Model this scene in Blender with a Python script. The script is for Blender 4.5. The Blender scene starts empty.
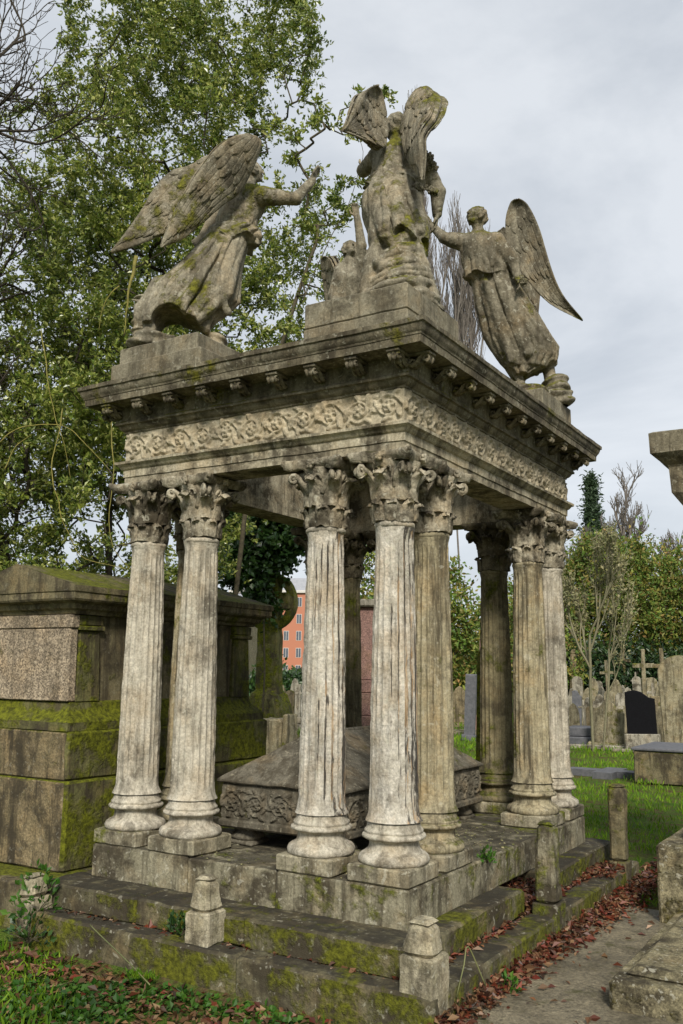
import bpy, math, random
import numpy as np
from mathutils import Matrix, Vector
C = bpy.context.scene.collection
rad = math.radians
TAU = 2*math.pi

# ------------------------------------------------------------------ helpers
def tag(o, label=None, cat=None, group=None, kind=None):
    if label: o['label'] = label
    if cat: o['category'] = cat
    if group: o['group'] = group
    if kind: o['kind'] = kind
    return o

def empty(name, loc=(0,0,0), rz=0, label=None, cat=None, group=None):
    o = bpy.data.objects.new(name, None); C.objects.link(o)
    o.location = loc; o.rotation_euler = (0,0,rz); o.empty_display_size = .2
    return tag(o, label, cat, group)

def link(name, me, parent=None, loc=(0,0,0), rz=0):
    o = bpy.data.objects.new(name, me); C.objects.link(o)
    o.location = loc; o.rotation_euler = (0,0,rz)
    if parent: o.parent = parent
    return o

def mesh_np(name, V, polys, mat, smooth=False):
    """polys: list of int arrays, each (n,k)"""
    me = bpy.data.meshes.new(name)
    V = np.asarray(V, np.float32)
    me.vertices.add(len(V)); me.vertices.foreach_set('co', V.ravel())
    polys = [np.asarray(p, np.int32) for p in polys if len(p)]
    tot = sum(p.size for p in polys); n = sum(len(p) for p in polys)
    me.loops.add(tot); me.polygons.add(n)
    me.loops.foreach_set('vertex_index', np.concatenate([p.ravel() for p in polys]))
    sizes = np.concatenate([np.full(len(p), p.shape[1]) for p in polys])
    starts = np.concatenate([[0], np.cumsum(sizes)[:-1]]).astype(np.int32)
    me.polygons.foreach_set('loop_start', starts)
    try: me.polygons.foreach_set('loop_total', sizes.astype(np.int32))
    except Exception: pass
    me.polygons.foreach_set('use_smooth', np.full(n, smooth))
    me.update(calc_edges=True); me.validate()
    if mat: me.materials.append(mat)
    return me

def hsh(i, j, k, s):
    n = (i*374761393 + j*668265263 + k*2147483647 + s*974634777) & 0xffffffff
    n = ((n ^ (n >> 13)) * 1274126177) & 0xffffffff
    n = n ^ (n >> 16)
    return (n & 0xffff) / 32767.5 - 1.0
def vnoise(P, freq=1.0, seed=0):
    Q = np.asarray(P, np.float64)*freq + 100.0
    I = np.floor(Q).astype(np.int64); f = Q - I; f = f*f*(3-2*f)
    r = 0
    for dx in (0,1):
        for dy in (0,1):
            for dz in (0,1):
                w = (f[...,0] if dx else 1-f[...,0])*(f[...,1] if dy else 1-f[...,1])*(f[...,2] if dz else 1-f[...,2])
                r = r + w*hsh(I[...,0]+dx, I[...,1]+dy, I[...,2]+dz, seed)
    return r
def fbm(P, freq, seed=0, oct=3):
    r = 0; a = 1
    for o in range(oct):
        r = r + a*vnoise(P, freq*2**o, seed+o); a *= .5
    return r

class MB:
    """collects shapes and links them as ONE mesh"""
    def __init__(s): s.V = []; s.P = {}; s.n = 0
    def add(s, V, F):
        V = np.asarray(V, float).reshape(-1,3)
        for f in F:
            f = np.asarray(f)
            if f.ndim == 1: f = f[None]
            s.P.setdefault(f.shape[1], []).append(f + s.n)
        s.V.append(V); s.n += len(V); return s
    def grid(s, G, closed_u=False, closed_v=False, flip=False):
        G = np.asarray(G); a, b = G.shape[:2]
        i = np.arange(a if closed_u else a-1)[:,None]; j = np.arange(b if closed_v else b-1)[None,:]
        i2 = (i+1) % a; j2 = (j+1) % b
        q = np.stack([i*b+j, i2*b+j, i2*b+j2, i*b+j2], -1).reshape(-1,4)
        if flip: q = q[:,::-1]
        return s.add(G.reshape(-1,3), [q])
    def box(s, x0, x1, y0, y1, z0, z1, bev=.006, sub=0, tx=0, ty=0):
        """chamfered box, optional taper of the top (tx, ty)"""
        b = min(bev, (x1-x0)*.3, (y1-y0)*.3, (z1-z0)*.3)
        cnt = []
        def ring(z, ins, t):
            ix = ins + tx*t; iy = ins + ty*t
            c = [(x0+ix,y0+iy),(x1-ix,y0+iy),(x1-ix,y1-iy),(x0+ix,y1-iy)]
            out = []
            for k in range(4):
                p = np.array(c[k]); pr = np.array(c[k-1]); nx = np.array(c[(k+1)%4])
                d1 = (pr-p)/np.linalg.norm(pr-p); d2 = (nx-p)/np.linalg.norm(nx-p)
                out += [p+d1*b, p+d2*b]
            L = []
            if not cnt:
                for k in range(8): cnt.append(max(1, int(np.linalg.norm(out[(k+1)%8]-out[k])/sub)) if sub else 1)
            for k in range(8):
                a0, a1 = out[k], out[(k+1)%8]
                n = cnt[k]
                for m in range(n): L.append(a0+(a1-a0)*m/n)
            return L, z
        n0 = max(1, int((z1-z0)/sub)) if sub else 1
        lv = [(z0, b, 0)] + [(z0+b+(z1-z0-2*b)*k/n0, 0, k/n0) for k in range(n0+1)] + [(z1, b, 1)]
        rings = []; m = None
        for z, ins, t in lv:
            L, _ = ring(z, 0, t)
            if m is None: m = len(L)
            L = np.array(L)
            if ins:
                cc = np.array([(x0+x1)/2, (y0+y1)/2]); h = np.array([(x1-x0)/2-tx*t, (y1-y0)/2-ty*t])
                L = cc + (L-cc)*(h-ins)/h
            rings.append(np.c_[L, np.full(m, z)])
        G = np.array(rings)
        st = s.n
        s.grid(G, closed_v=True, flip=True)
        a = np.arange(m)
        c0 = s.n; s.add([[(x0+x1)/2,(y0+y1)/2,z0],[(x0+x1)/2,(y0+y1)/2,z1]], [])
        s.P.setdefault(3, []).append(np.stack([a+st, np.full(m,c0), (a+1)%m+st], -1)[:, ::1])
        t0 = st+(len(lv)-1)*m
        s.P[3].append(np.stack([a+t0, (a+1)%m+t0, np.full(m,c0+1)], -1))
        return s
    def tube(s, pts, rr, n=8, cap=True, sq=None):
        pts = np.asarray(pts, float); rr = np.broadcast_to(np.asarray(rr, float), (len(pts),))
        T = np.gradient(pts, axis=0); T /= np.linalg.norm(T, axis=1)[:,None]+1e-9
        u = np.cross(T[0], (0,0,1)); 
        if np.linalg.norm(u) < .1: u = np.cross(T[0], (0,1,0))
        G = []
        for i in range(len(pts)):
            u = u - T[i]*(u@T[i]); u /= np.linalg.norm(u); v = np.cross(T[i], u)
            a = np.arange(n)*TAU/n
            G.append(pts[i] + rr[i]*(np.cos(a)[:,None]*u + np.sin(a)[:,None]*v*(sq or 1)))
        st = s.n; s.grid(np.array(G), closed_v=True)
        if cap:
            e = s.n-n; f = np.arange(n)
            s.P.setdefault(n, []).append(f[None,:]+st); s.P[n].append(f[None,::-1]+e)
        return s
    def lathe(s, prof, n=32, c=(0,0), fn=None, cap=True):
        a = np.arange(n)*TAU/n
        G = np.zeros((len(prof), n, 3))
        for i,(r,z) in enumerate(prof):
            R = r if fn is None else r*fn(a, z)
            G[i,:,0] = c[0]+R*np.cos(a); G[i,:,1] = c[1]+R*np.sin(a); G[i,:,2] = z
        st = s.n; s.grid(G, closed_v=True, flip=True)
        if cap:
            f = np.arange(n); s.P.setdefault(n, []).append(f[None,::-1]+st); s.P[n].append(f[None,:]+s.n-n)
        return s
    def plate(s, G, th):
        """closed shell round a grid of points; th = half thickness (scalar or grid)"""
        G = np.asarray(G, float); du = np.gradient(G, axis=0); dv = np.gradient(G, axis=1)
        N = np.cross(du, dv); N /= np.linalg.norm(N, axis=2)[...,None]+1e-12
        th = np.broadcast_to(np.asarray(th, float), G.shape[:2])[...,None]
        A = G+N*th; B = G-N*th
        s.grid(A); s.grid(B, flip=True)
        for e1, e2, fl in ((A[0],B[0],0),(A[-1],B[-1],1),(A[:,0],B[:,0],1),(A[:,-1],B[:,-1],0)):
            s.grid(np.array([e1,e2]), flip=bool(fl))
        return s
    def blob(s, c, r, n=6):
        r = np.broadcast_to(np.asarray(r,float),(3,))
        G = np.zeros((n, n+2, 3))
        for i in range(n):
            t = math.pi*(i+.02)/(n-1+.04)
            for j in range(n+2):
                a = TAU*j/(n+2); G[i,j] = (math.sin(t)*math.cos(a)*r[0]+c[0], math.sin(t)*math.sin(a)*r[1]+c[1], math.cos(t)*r[2]+c[2])
        return s.grid(G, closed_v=True)
    def noise(s, amp, freq, seed=0, oct=2):
        V = np.concatenate(s.V); o = np.stack([fbm(V, freq, seed+7*k, oct) for k in range(3)], -1)
        s.V = [V + amp*o]; return s
    def xf(s, M):
        V = np.concatenate(s.V); M = np.array(M); s.V = [V@M[:3,:3].T + M[:3,3]]; return s
    def mesh(s, name, mat, smooth=False):
        return mesh_np(name, np.concatenate(s.V), [np.concatenate(v) for v in s.P.values()], mat, smooth)
    def build(s, name, mat, parent=None, smooth=False, loc=(0,0,0), rz=0):
        return link(name, s.mesh(name, mat, smooth), parent, loc, rz)

def smooth_by_angle(o, deg=35):
    me = o.data
    me.polygons.foreach_set('use_smooth', [True]*len(me.polygons))
    try: me.set_sharp_from_angle(angle=rad(deg))
    except Exception: pass
    return o

# ------------------------------------------------------------------ materials
def nd(nt, t, **kw):
    n = nt.nodes.new(t)
    for k, v in kw.items():
        if k.startswith('i_'):
            key = k[2:]; key = int(key) if key.isdigit() else key.replace('_', ' ')
            n.inputs[key].default_value = v
        else: setattr(n, k, v)
    return n
def newmat(name):
    m = bpy.data.materials.new(name); m.use_nodes = True
    nt = m.node_tree; nt.nodes.clear()
    out = nd(nt, 'ShaderNodeOutputMaterial'); b = nd(nt, 'ShaderNodeBsdfPrincipled')
    nt.links.new(b.outputs[0], out.inputs[0])
    return m, nt, b
def ramp(nt, src, p0, p1, c0=(0,0,0,1), c1=(1,1,1,1)):
    r = nd(nt, 'ShaderNodeValToRGB'); e = r.color_ramp.elements
    e[0].position = p0; e[1].position = p1; e[0].color = c0; e[1].color = c1
    nt.links.new(src, r.inputs[0]); return r.outputs[0]
def mix(nt, fac, a, b, mode='MIX'):
    m = nd(nt, 'ShaderNodeMix', data_type='RGBA', blend_type=mode)
    for s, v in ((0, fac), (6, a), (7, b)):
        if hasattr(v, 'links') or hasattr(v, 'is_linked'): nt.links.new(v, m.inputs[s])
        elif isinstance(v, (int, float)): m.inputs[s].default_value = v
        else: m.inputs[s].default_value = (*v[:3], 1)
    return m.outputs[2]
def math_(nt, op, a, b=None, clamp=False):
    m = nd(nt, 'ShaderNodeMath', operation=op, use_clamp=clamp)
    for i, v in enumerate((a, b)):
        if v is None: continue
        if isinstance(v, (int, float)): m.inputs[i].default_value = v
        else: nt.links.new(v, m.inputs[i])
    return m.outputs[0]
def noise(nt, vec, scale, detail=4, rough=.6, dist=0):
    n = nd(nt, 'ShaderNodeTexNoise'); n.inputs['Scale'].default_value = scale
    n.inputs['Detail'].default_value = detail; n.inputs['Roughness'].default_value = rough
    n.inputs['Distortion'].default_value = dist
    nt.links.new(vec, n.inputs['Vector']); return n.outputs['Fac']
def mapping(nt, vec, scale=(1,1,1), loc=(0,0,0)):
    m = nd(nt, 'ShaderNodeMapping'); m.inputs['Scale'].default_value = scale; m.inputs['Location'].default_value = loc
    nt.links.new(vec, m.inputs['Vector']); return m.outputs[0]

def stone(name, c1, c2, dark=(.042,.034,.021), moss=(.11,.12,.012), moss_top=.5, moss_side=.2, dark_amt=.35,
          streak=.3, lichen=.3, grain=0, bump=.5, seed=0, lich_col=(.5,.48,.38), rough=.9, ochre=.2, crust=0, topdark=0):
    m, nt, b = newmat(name); L = nt.links
    geo = nd(nt, 'ShaderNodeNewGeometry'); pos = mapping(nt, geo.outputs['Position'], loc=(seed*3.1, seed*1.7, seed*.9))
    sep = nd(nt, 'ShaderNodeSeparateXYZ'); L.new(geo.outputs['Normal'], sep.inputs[0]); nz = sep.outputs[2]
    nA = noise(nt, pos, 1.9, 5, .62); nB = noise(nt, pos, 9, 6, .7); nC = noise(nt, pos, 60, 6, .75)
    st = mapping(nt, pos, scale=(11, 11, 1.1)); nS = noise(nt, st, 1.0, 6, .7, .4)
    col = mix(nt, ramp(nt, nB, .35, .65), c1, c2)
    col = mix(nt, math_(nt, 'MULTIPLY', ramp(nt, noise(nt, pos, 4.3, 4, .6), .48, .68), ochre), col, (.42,.27,.11))
    tone = ramp(nt, geo.outputs['Random Per Island'], 0, 1, (.84,.83,.80,1), (1.12,1.12,1.10,1)); col = mix(nt, 1.0, col, tone, 'MULTIPLY')
    # fine tone grain
    g = ramp(nt, nC, .3, .72, (.52,.52,.52,1), (1.3,1.3,1.3,1)); col = mix(nt, 1.0, col, g, 'MULTIPLY')
    if grain:
        v = nd(nt, 'ShaderNodeTexVoronoi'); v.inputs['Scale'].default_value = 95; L.new(pos, v.inputs['Vector'])
        sc = nd(nt, 'ShaderNodeSeparateColor'); L.new(v.outputs['Color'], sc.inputs[0])
        gg = ramp(nt, sc.outputs[0], .1, .9, (.35,.33,.33,1), (1.55,1.5,1.45,1)); col = mix(nt, grain, col, mix(nt, 1.0, col, gg, 'MULTIPLY'))
    # soot and rain streaks
    dk = math_(nt, 'MULTIPLY', ramp(nt, noise(nt, pos, 3.1, 7, .72, .3), .60-.22*dark_amt, .70-.18*dark_amt), .9*min(1,dark_amt*1.9))
    col = mix(nt, dk, col, dark)
    sk = math_(nt, 'MULTIPLY', ramp(nt, nS, .47, .62), min(1, streak*1.5)); col = mix(nt, sk, col, dark)
    if lichen:
        lc = ramp(nt, noise(nt, pos, 23, 3, .55, .6), .62, .67); col = mix(nt, math_(nt, 'MULTIPLY', lc, lichen), col, lich_col)
        sp = nd(nt, 'ShaderNodeTexVoronoi'); sp.inputs['Scale'].default_value = 17; L.new(pos, sp.inputs['Vector'])
        col = mix(nt, math_(nt, 'MULTIPLY', ramp(nt, sp.outputs['Distance'], .10, .14, (1,1,1,1), (0,0,0,1)), lichen*.8), col, lich_col)
    if topdark:   # black algae film on the level tops
        td = math_(nt, 'MULTIPLY', ramp(nt, nz, .6, .9), ramp(nt, noise(nt, pos, 5, 5, .65), .40, .52)); col = mix(nt, math_(nt, 'MULTIPLY', td, topdark), col, (.028,.025,.018))
    # moss: on ledges first, then in damp patches of the sides
    up = math_(nt, 'MULTIPLY', ramp(nt, nz, .25, .8), moss_top)
    mm = math_(nt, 'ADD', math_(nt, 'ADD', up, moss_side), math_(nt, 'MULTIPLY', math_(nt, 'SUBTRACT', nA, .5), 2.2))
    mm = math_(nt, 'ADD', mm, math_(nt, 'MULTIPLY', math_(nt, 'SUBTRACT', nB, .5), 1.3))
    mk = ramp(nt, mm, .30, .55)
    mcol = mix(nt, ramp(nt, noise(nt, pos, 27, 6, .75), .38, .62), tuple(x*1.15 for x in moss), tuple(x*.28 for x in moss))
    col = mix(nt, mk, col, mcol)
    if crust:  # black gypsum crust and flaking runs on the side of the shaft turned from the weather
        dt = nd(nt, 'ShaderNodeVectorMath', operation='DOT_PRODUCT'); L.new(geo.outputs['True Normal'], dt.inputs[0]); dt.inputs[1].default_value = (.94,.34,0)
        side = ramp(nt, dt.outputs['Value'], .25, .75)
        run = noise(nt, mapping(nt, pos, scale=(17,17,1.2)), 1, 6, .75, .8)
        k_ = math_(nt, 'ADD', math_(nt, 'MULTIPLY', side, .17+crust), run)
        col = mix(nt, math_(nt, 'MULTIPLY', ramp(nt, k_, .65, .73), .88), col, (.02,.016,.013))
        k2 = math_(nt, 'ADD', math_(nt, 'MULTIPLY', side, .17), noise(nt, mapping(nt, pos, scale=(30,30,2.1), loc=(5,2,1)), 1, 4, .7, .5))
        col = mix(nt, math_(nt, 'MULTIPLY', ramp(nt, k2, .72, .76), .6), col, (.50,.33,.17))
    L.new(col, b.inputs['Base Color'])
    b.inputs['Roughness'].default_value = rough
    b.inputs['Specular IOR Level'].default_value = .25
    h = math_(nt, 'ADD', math_(nt, 'MULTIPLY', nC, .55), math_(nt, 'MULTIPLY', nB, .9))
    h = math_(nt, 'ADD', h, math_(nt, 'MULTIPLY', mk, math_(nt, 'ADD', .5, math_(nt, 'MULTIPLY', noise(nt, pos, 34, 4, .7), 1.6))))
    bp = nd(nt, 'ShaderNodeBump'); bp.inputs['Strength'].default_value = bump; bp.inputs['Distance'].default_value = .02
    L.new(h, bp.inputs['Height']); L.new(bp.outputs[0], b.inputs['Normal'])
    return m

def leafmat(name, cols, rough=.45, trans=.25, spec=.5):
    m, nt, b = newmat(name); L = nt.links
    geo = nd(nt, 'ShaderNodeNewGeometry'); r = nd(nt, 'ShaderNodeValToRGB'); e = r.color_ramp.elements
    while len(e) < len(cols): e.new(.5)
    for i, c in enumerate(cols): e[i].position = i/(len(cols)-1); e[i].color = (*c, 1)
    L.new(geo.outputs['Random Per Island'], r.inputs[0])
    nB = noise(nt, geo.outputs['Position'], 1.3, 3)
    col = mix(nt, 1.0, r.outputs[0], ramp(nt, nB, .3, .7, (.55,.6,.5,1), (1.45,1.35,1.3,1)), 'MULTIPLY')
    L.new(col, b.inputs['Base Color']); b.inputs['Roughness'].default_value = rough
    b.inputs['Specular IOR Level'].default_value = spec
    if trans:
        t = nd(nt, 'ShaderNodeBsdfTranslucent'); L.new(col, t.inputs[0])
        ms = nd(nt, 'ShaderNodeMixShader'); ms.inputs[0].default_value = trans
        L.new(b.outputs[0], ms.inputs[1]); L.new(t.outputs[0], ms.inputs[2])
        L.new(ms.outputs[0], nt.nodes['Material Output'].inputs[0])
    return m
def plain(name, c, c2=None, scale=6, rough=.8, bump=.3, spec=.3):
    m, nt, b = newmat(name); geo = nd(nt, 'ShaderNodeNewGeometry')
    n = noise(nt, geo.outputs['Position'], scale, 6, .7)
    nt.links.new(mix(nt, ramp(nt, n, .35, .65), c, c2 or tuple(x*.55 for x in c)), b.inputs['Base Color'])
    b.inputs['Roughness'].default_value = rough; b.inputs['Specular IOR Level'].default_value = spec
    bp = nd(nt, 'ShaderNodeBump'); bp.inputs['Strength'].default_value = bump; bp.inputs['Distance'].default_value = .02
    nt.links.new(n, bp.inputs['Height']); nt.links.new(bp.outputs[0], b.inputs['Normal'])
    return m

M = {}
M['column'] = stone('column_stone', (.60,.555,.46), (.40,.365,.29), moss_top=.25, moss_side=-.38, dark_amt=.36, streak=.35, lichen=.5, ochre=.25, bump=.7)
M['column_crust'] = stone('column_stone_crusted', (.70,.66,.58), (.47,.435,.36), moss_top=.2, moss_side=-.42, dark_amt=.22, streak=.28, lichen=.6, ochre=.35, bump=.9, seed=3, crust=.04)
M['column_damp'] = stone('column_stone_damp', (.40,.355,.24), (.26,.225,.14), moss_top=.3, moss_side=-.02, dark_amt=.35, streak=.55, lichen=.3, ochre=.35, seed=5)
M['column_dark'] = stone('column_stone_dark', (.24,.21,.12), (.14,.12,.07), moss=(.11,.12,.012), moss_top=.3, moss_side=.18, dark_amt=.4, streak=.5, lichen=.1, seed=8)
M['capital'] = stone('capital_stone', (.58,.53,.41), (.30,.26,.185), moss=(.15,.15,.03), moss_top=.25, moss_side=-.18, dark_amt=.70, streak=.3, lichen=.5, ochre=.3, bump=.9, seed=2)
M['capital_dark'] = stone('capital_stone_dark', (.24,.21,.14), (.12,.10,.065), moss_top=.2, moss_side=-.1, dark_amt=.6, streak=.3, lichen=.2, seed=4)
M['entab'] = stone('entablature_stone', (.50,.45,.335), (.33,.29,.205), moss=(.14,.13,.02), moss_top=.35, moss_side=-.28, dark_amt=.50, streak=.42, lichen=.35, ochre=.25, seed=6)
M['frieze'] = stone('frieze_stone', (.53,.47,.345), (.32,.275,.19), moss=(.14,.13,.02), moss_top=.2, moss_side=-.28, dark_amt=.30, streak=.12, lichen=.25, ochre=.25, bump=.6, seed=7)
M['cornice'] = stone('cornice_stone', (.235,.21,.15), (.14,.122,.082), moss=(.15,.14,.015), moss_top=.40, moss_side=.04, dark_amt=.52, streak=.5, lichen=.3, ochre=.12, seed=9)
M['statue'] = stone('statue_stone', (.31,.28,.21), (.165,.147,.105), moss=(.17,.165,.02), moss_top=.30, moss_side=.12, dark_amt=.36, streak=.35, lichen=.4, ochre=.25, bump=.7, seed=11)
M['block'] = stone('block_stone', (.27,.245,.18), (.19,.17,.12), moss=(.15,.14,.02), moss_top=.2, moss_side=-.12, dark_amt=.42, streak=.35, lichen=.2, seed=12)
M['podium'] = stone('podium_stone', (.31,.285,.20), (.165,.15,.10), moss=(.13,.145,.010), moss_top=-.12, moss_side=.26, dark_amt=.62, streak=.5, lichen=.4, seed=13, topdark=.7)
M['plinth'] = stone('plinth_stone', (.38,.345,.25), (.21,.19,.13), moss=(.13,.14,.012), moss_top=.1, moss_side=.12, dark_amt=.5, streak=.4, lichen=.4, seed=28)
M['step'] = stone('step_stone', (.165,.15,.09), (.08,.073,.043), topdark=.85, moss=(.12,.125,.010), moss_top=-.25, moss_side=.42, dark_amt=.72, streak=.5, lichen=.35, seed=14)
M['post'] = stone('post_stone', (.50,.45,.33), (.32,.29,.19), moss_top=.1, moss_side=-.15, dark_amt=.40, streak=.3, lichen=.4, bump=.9, seed=15)
M['tomb'] = stone('mossy_tomb_stone', (.22,.19,.11), (.12,.105,.06), moss=(.13,.14,.010), moss_top=.40, moss_side=.10, dark_amt=.55, streak=.55, lichen=.1, seed=16)
M['tomb_front'] = stone('brown_tomb_stone', (.27,.215,.125), (.15,.125,.07), moss=(.12,.12,.012), moss_top=.40, moss_side=.02, dark_amt=.6, streak=.65, lichen=.15, grain=.4, seed=25)
M['tomb_side'] = stone('green_tomb_side_stone', (.16,.155,.06), (.09,.09,.035), moss=(.13,.14,.008), moss_top=.35, moss_side=.42, dark_amt=.55, streak=.6, lichen=0, seed=18)
M['granite'] = stone('pink_grey_granite', (.37,.31,.23), (.25,.21,.155), moss=(.16,.15,.03), moss_top=.2, moss_side=-.25, dark_amt=.25, streak=.3, lichen=.1, grain=.8, seed=17)
M['sarc'] = stone('sarcophagus_stone', (.17,.155,.12), (.10,.09,.068), moss=(.11,.11,.012), moss_top=.0, moss_side=.0, dark_amt=.45, streak=.45, lichen=.4, lich_col=(.36,.33,.24), seed=19)
M['grave'] = stone('grave_stone', (.36,.32,.215), (.20,.175,.11), moss=(.13,.13,.02), moss_top=.3, moss_side=.05, dark_amt=.30, streak=.5, lichen=.3, seed=20)
M['grave_brown'] = stone('grave_brown_stone', (.30,.245,.15), (.18,.145,.085), moss=(.11,.11,.02), moss_top=.3, moss_side=.15, dark_amt=.4, streak=.5, lichen=.2, seed=27)
M['grave_grey'] = stone('grave_grey_stone', (.42,.39,.32), (.27,.25,.2), moss_top=.2, moss_side=-.15, dark_amt=.5, streak=.45, lichen=.3, seed=21)
M['ledger'] = stone('ledger_stone', (.36,.32,.20), (.17,.155,.09), moss=(.17,.14,.015), moss_top=-.15, moss_side=.18, dark_amt=.6, streak=.1, lichen=.55, bump=1.2, grain=.4, seed=22)
M['slate'] = plain('grey_slate', (.13,.13,.14), (.075,.078,.085), 12, .6)
M['black'] = plain('black_granite', (.006,.006,.007), (.010,.010,.012), 40, .55, .05, .05)
M['pink'] = stone('pink_granite', (.36,.22,.19), (.28,.17,.15), moss_top=.1, moss_side=-.4, dark_amt=.15, streak=.1, lichen=.1, grain=.5, seed=24)
M['wood'] = plain('bark', (.10,.085,.05), (.05,.042,.028), 20, .9, .6)
M['darkwood'] = plain('dark_bark', (.035,.028,.022), (.06,.05,.032), 20, .9, .6)
M['twig'] = plain('bare_twig_bark', (.17,.15,.13), (.12,.105,.09), 12, .9)
M['stem'] = plain('yellow_green_stem', (.26,.22,.05), (.13,.12,.03), 14, .7)
M['palebark'] = plain('pale_grey_bark', (.24,.22,.14), (.15,.14,.08), 14, .8)
M['holly'] = leafmat('holly_leaf', [(.055,.105,.022),(.16,.23,.04),(.29,.34,.06),(.10,.16,.03),(.44,.46,.15),(.20,.26,.045)], .30, .35, .6)
M['ivy'] = leafmat('ivy_leaf', [(.015,.04,.012),(.03,.075,.018),(.05,.10,.02)], .4, .15)
M['bush'] = leafmat('bush_leaf', [(.07,.15,.022),(.14,.22,.035),(.22,.26,.045),(.27,.21,.05),(.09,.17,.025),(.11,.19,.03),(.33,.21,.08)], .6, .25)
M['bushdark'] = leafmat('evergreen_leaf', [(.010,.026,.010),(.02,.05,.014),(.035,.07,.018)], .45, .1)
M['conifer'] = leafmat('conifer_needle', [(.03,.06,.03),(.05,.09,.04)], .6, .1)
M['pale'] = leafmat('pale_leaf', [(.25,.23,.12),(.15,.17,.06),(.34,.31,.19)], .6, .2)
M['red'] = leafmat('fallen_leaf', [(.13,.022,.014),(.17,.045,.022),(.05,.02,.013),(.20,.10,.05),(.03,.017,.012),(.11,.025,.014),(.26,.16,.09),(.045,.026,.017)], .5, .1, .4)
M['brown'] = leafmat('brown_leaf', [(.12,.06,.03),(.20,.11,.05),(.07,.035,.02),(.30,.20,.11)], .6, .1, .3)
M['grass'] = leafmat('grass_blade', [(.07,.16,.012),(.12,.25,.015),(.19,.30,.02),(.09,.18,.015)], .6, .3, .2)
M['weed'] = leafmat('weed_leaf', [(.03,.10,.012),(.06,.15,.015),(.02,.06,.01),(.10,.20,.03)], .5, .25, .3)

# ------------------------------------------------------------------ setting
WM, DM, SP = 2.064, 2.86, .5076          # monument: column rectangle and spacing (metres)
GZ = -.62                                # ground level; the columns stand at z = 0
def quad_sheet(name, x0, x1, y0, y1, z, mat, nx=1, ny=1, amp=0):
    X = np.linspace(x0, x1, nx+1); Y = np.linspace(y0, y1, ny+1)
    G = np.zeros((nx+1, ny+1, 3)); G[...,0] = X[:,None]; G[...,1] = Y[None,:]; G[...,2] = z
    if amp: G[...,2] += amp*fbm(G, 1.3, 3, 3)
    o = MB().grid(G).build(name, mat, smooth=True); return o
def ground_mat():
    m, nt, b = newmat('ground_soil_and_grass'); geo = nd(nt, 'ShaderNodeNewGeometry'); p = geo.outputs['Position']
    a = ramp(nt, noise(nt, p, .7, 6, .7), .38, .60); c = mix(nt, a, (.055,.11,.014), (.11,.16,.022))
    d = ramp(nt, noise(nt, p, 3.2, 7, .75), .46, .60); c = mix(nt, d, c, (.10,.07,.035))
    f = ramp(nt, noise(nt, p, 45, 4, .7), .3, .7, (.5,.5,.5,1), (1.5,1.5,1.5,1)); c = mix(nt, 1.0, c, f, 'MULTIPLY')
    nt.links.new(c, b.inputs['Base Color']); b.inputs['Roughness'].default_value = .95; b.inputs['Specular IOR Level'].default_value = .1
    bp = nd(nt, 'ShaderNodeBump'); bp.inputs['Strength'].default_value = .8; bp.inputs['Distance'].default_value = .05
    nt.links.new(noise(nt, p, 25, 6, .8), bp.inputs['Height']); nt.links.new(bp.outputs[0], b.inputs['Normal']); return m
M['ground'] = ground_mat()
def path_mat():
    m, nt, b = newmat('worn_concrete_path'); geo = nd(nt, 'ShaderNodeNewGeometry'); p = geo.outputs['Position']
    c = mix(nt, ramp(nt, noise(nt, p, 2.5, 6, .7), .35, .65), (.29,.25,.17), (.12,.105,.07))
    f = ramp(nt, noise(nt, p, 42, 6, .85), .34, .66, (.25,.25,.25,1), (1.7,1.7,1.65,1)); c = mix(nt, 1.0, c, f, 'MULTIPLY')
    c = mix(nt, ramp(nt, noise(nt, p, 6, 6, .7), .56, .66), c, (.09,.085,.03))
    r = ramp(nt, noise(nt, p, 1.7, 4, .6), .42, .6, (.35,.35,.35,1), (.9,.9,.9,1))
    nt.links.new(c, b.inputs['Base Color']); nt.links.new(r, b.inputs['Roughness']); b.inputs['Specular IOR Level'].default_value = .4
    bp = nd(nt, 'ShaderNodeBump'); bp.inputs['Strength'].default_value = .8; bp.inputs['Distance'].default_value = .035
    nt.links.new(noise(nt, p, 42, 6, .85), bp.inputs['Height']); nt.links.new(bp.outputs[0], b.inputs['Normal']); return m
M['path'] = path_mat()
tag(quad_sheet('ground', -900, 900, -900, 900, GZ-.16, M['ground']), kind='structure')
def ax_(a, b, lo, hi, n): return np.unique(np.r_[np.linspace(lo, a, 30)[:-1], np.linspace(a, b, n), np.linspace(b, hi, 60)[1:]])
X = ax_(-5, 5, -90, 110, 120); Y = ax_(-5, 8, -40, 170, 150); G = np.zeros((len(X), len(Y), 3)); G[...,0] = X[:,None]; G[...,1] = Y[None]
def bank_z(P):
    dip = np.clip((-.66-P[...,1])/.12, 0, 1)*np.clip((.42-P[...,0])/.25, 0, 1)
    return GZ-.014 + .014*fbm(P*np.array([1,1,0]), 1.3, 3, 3) - .075*dip
G[...,2] = bank_z(G); tag(MB().grid(G).build('grass_bank', M['ground'], smooth=True), kind='structure')
tag(quad_sheet('path', .56, 3.2, -4.5, 2.35, GZ+.012, M['path'], 26, 60, .006), kind='structure')

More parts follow.
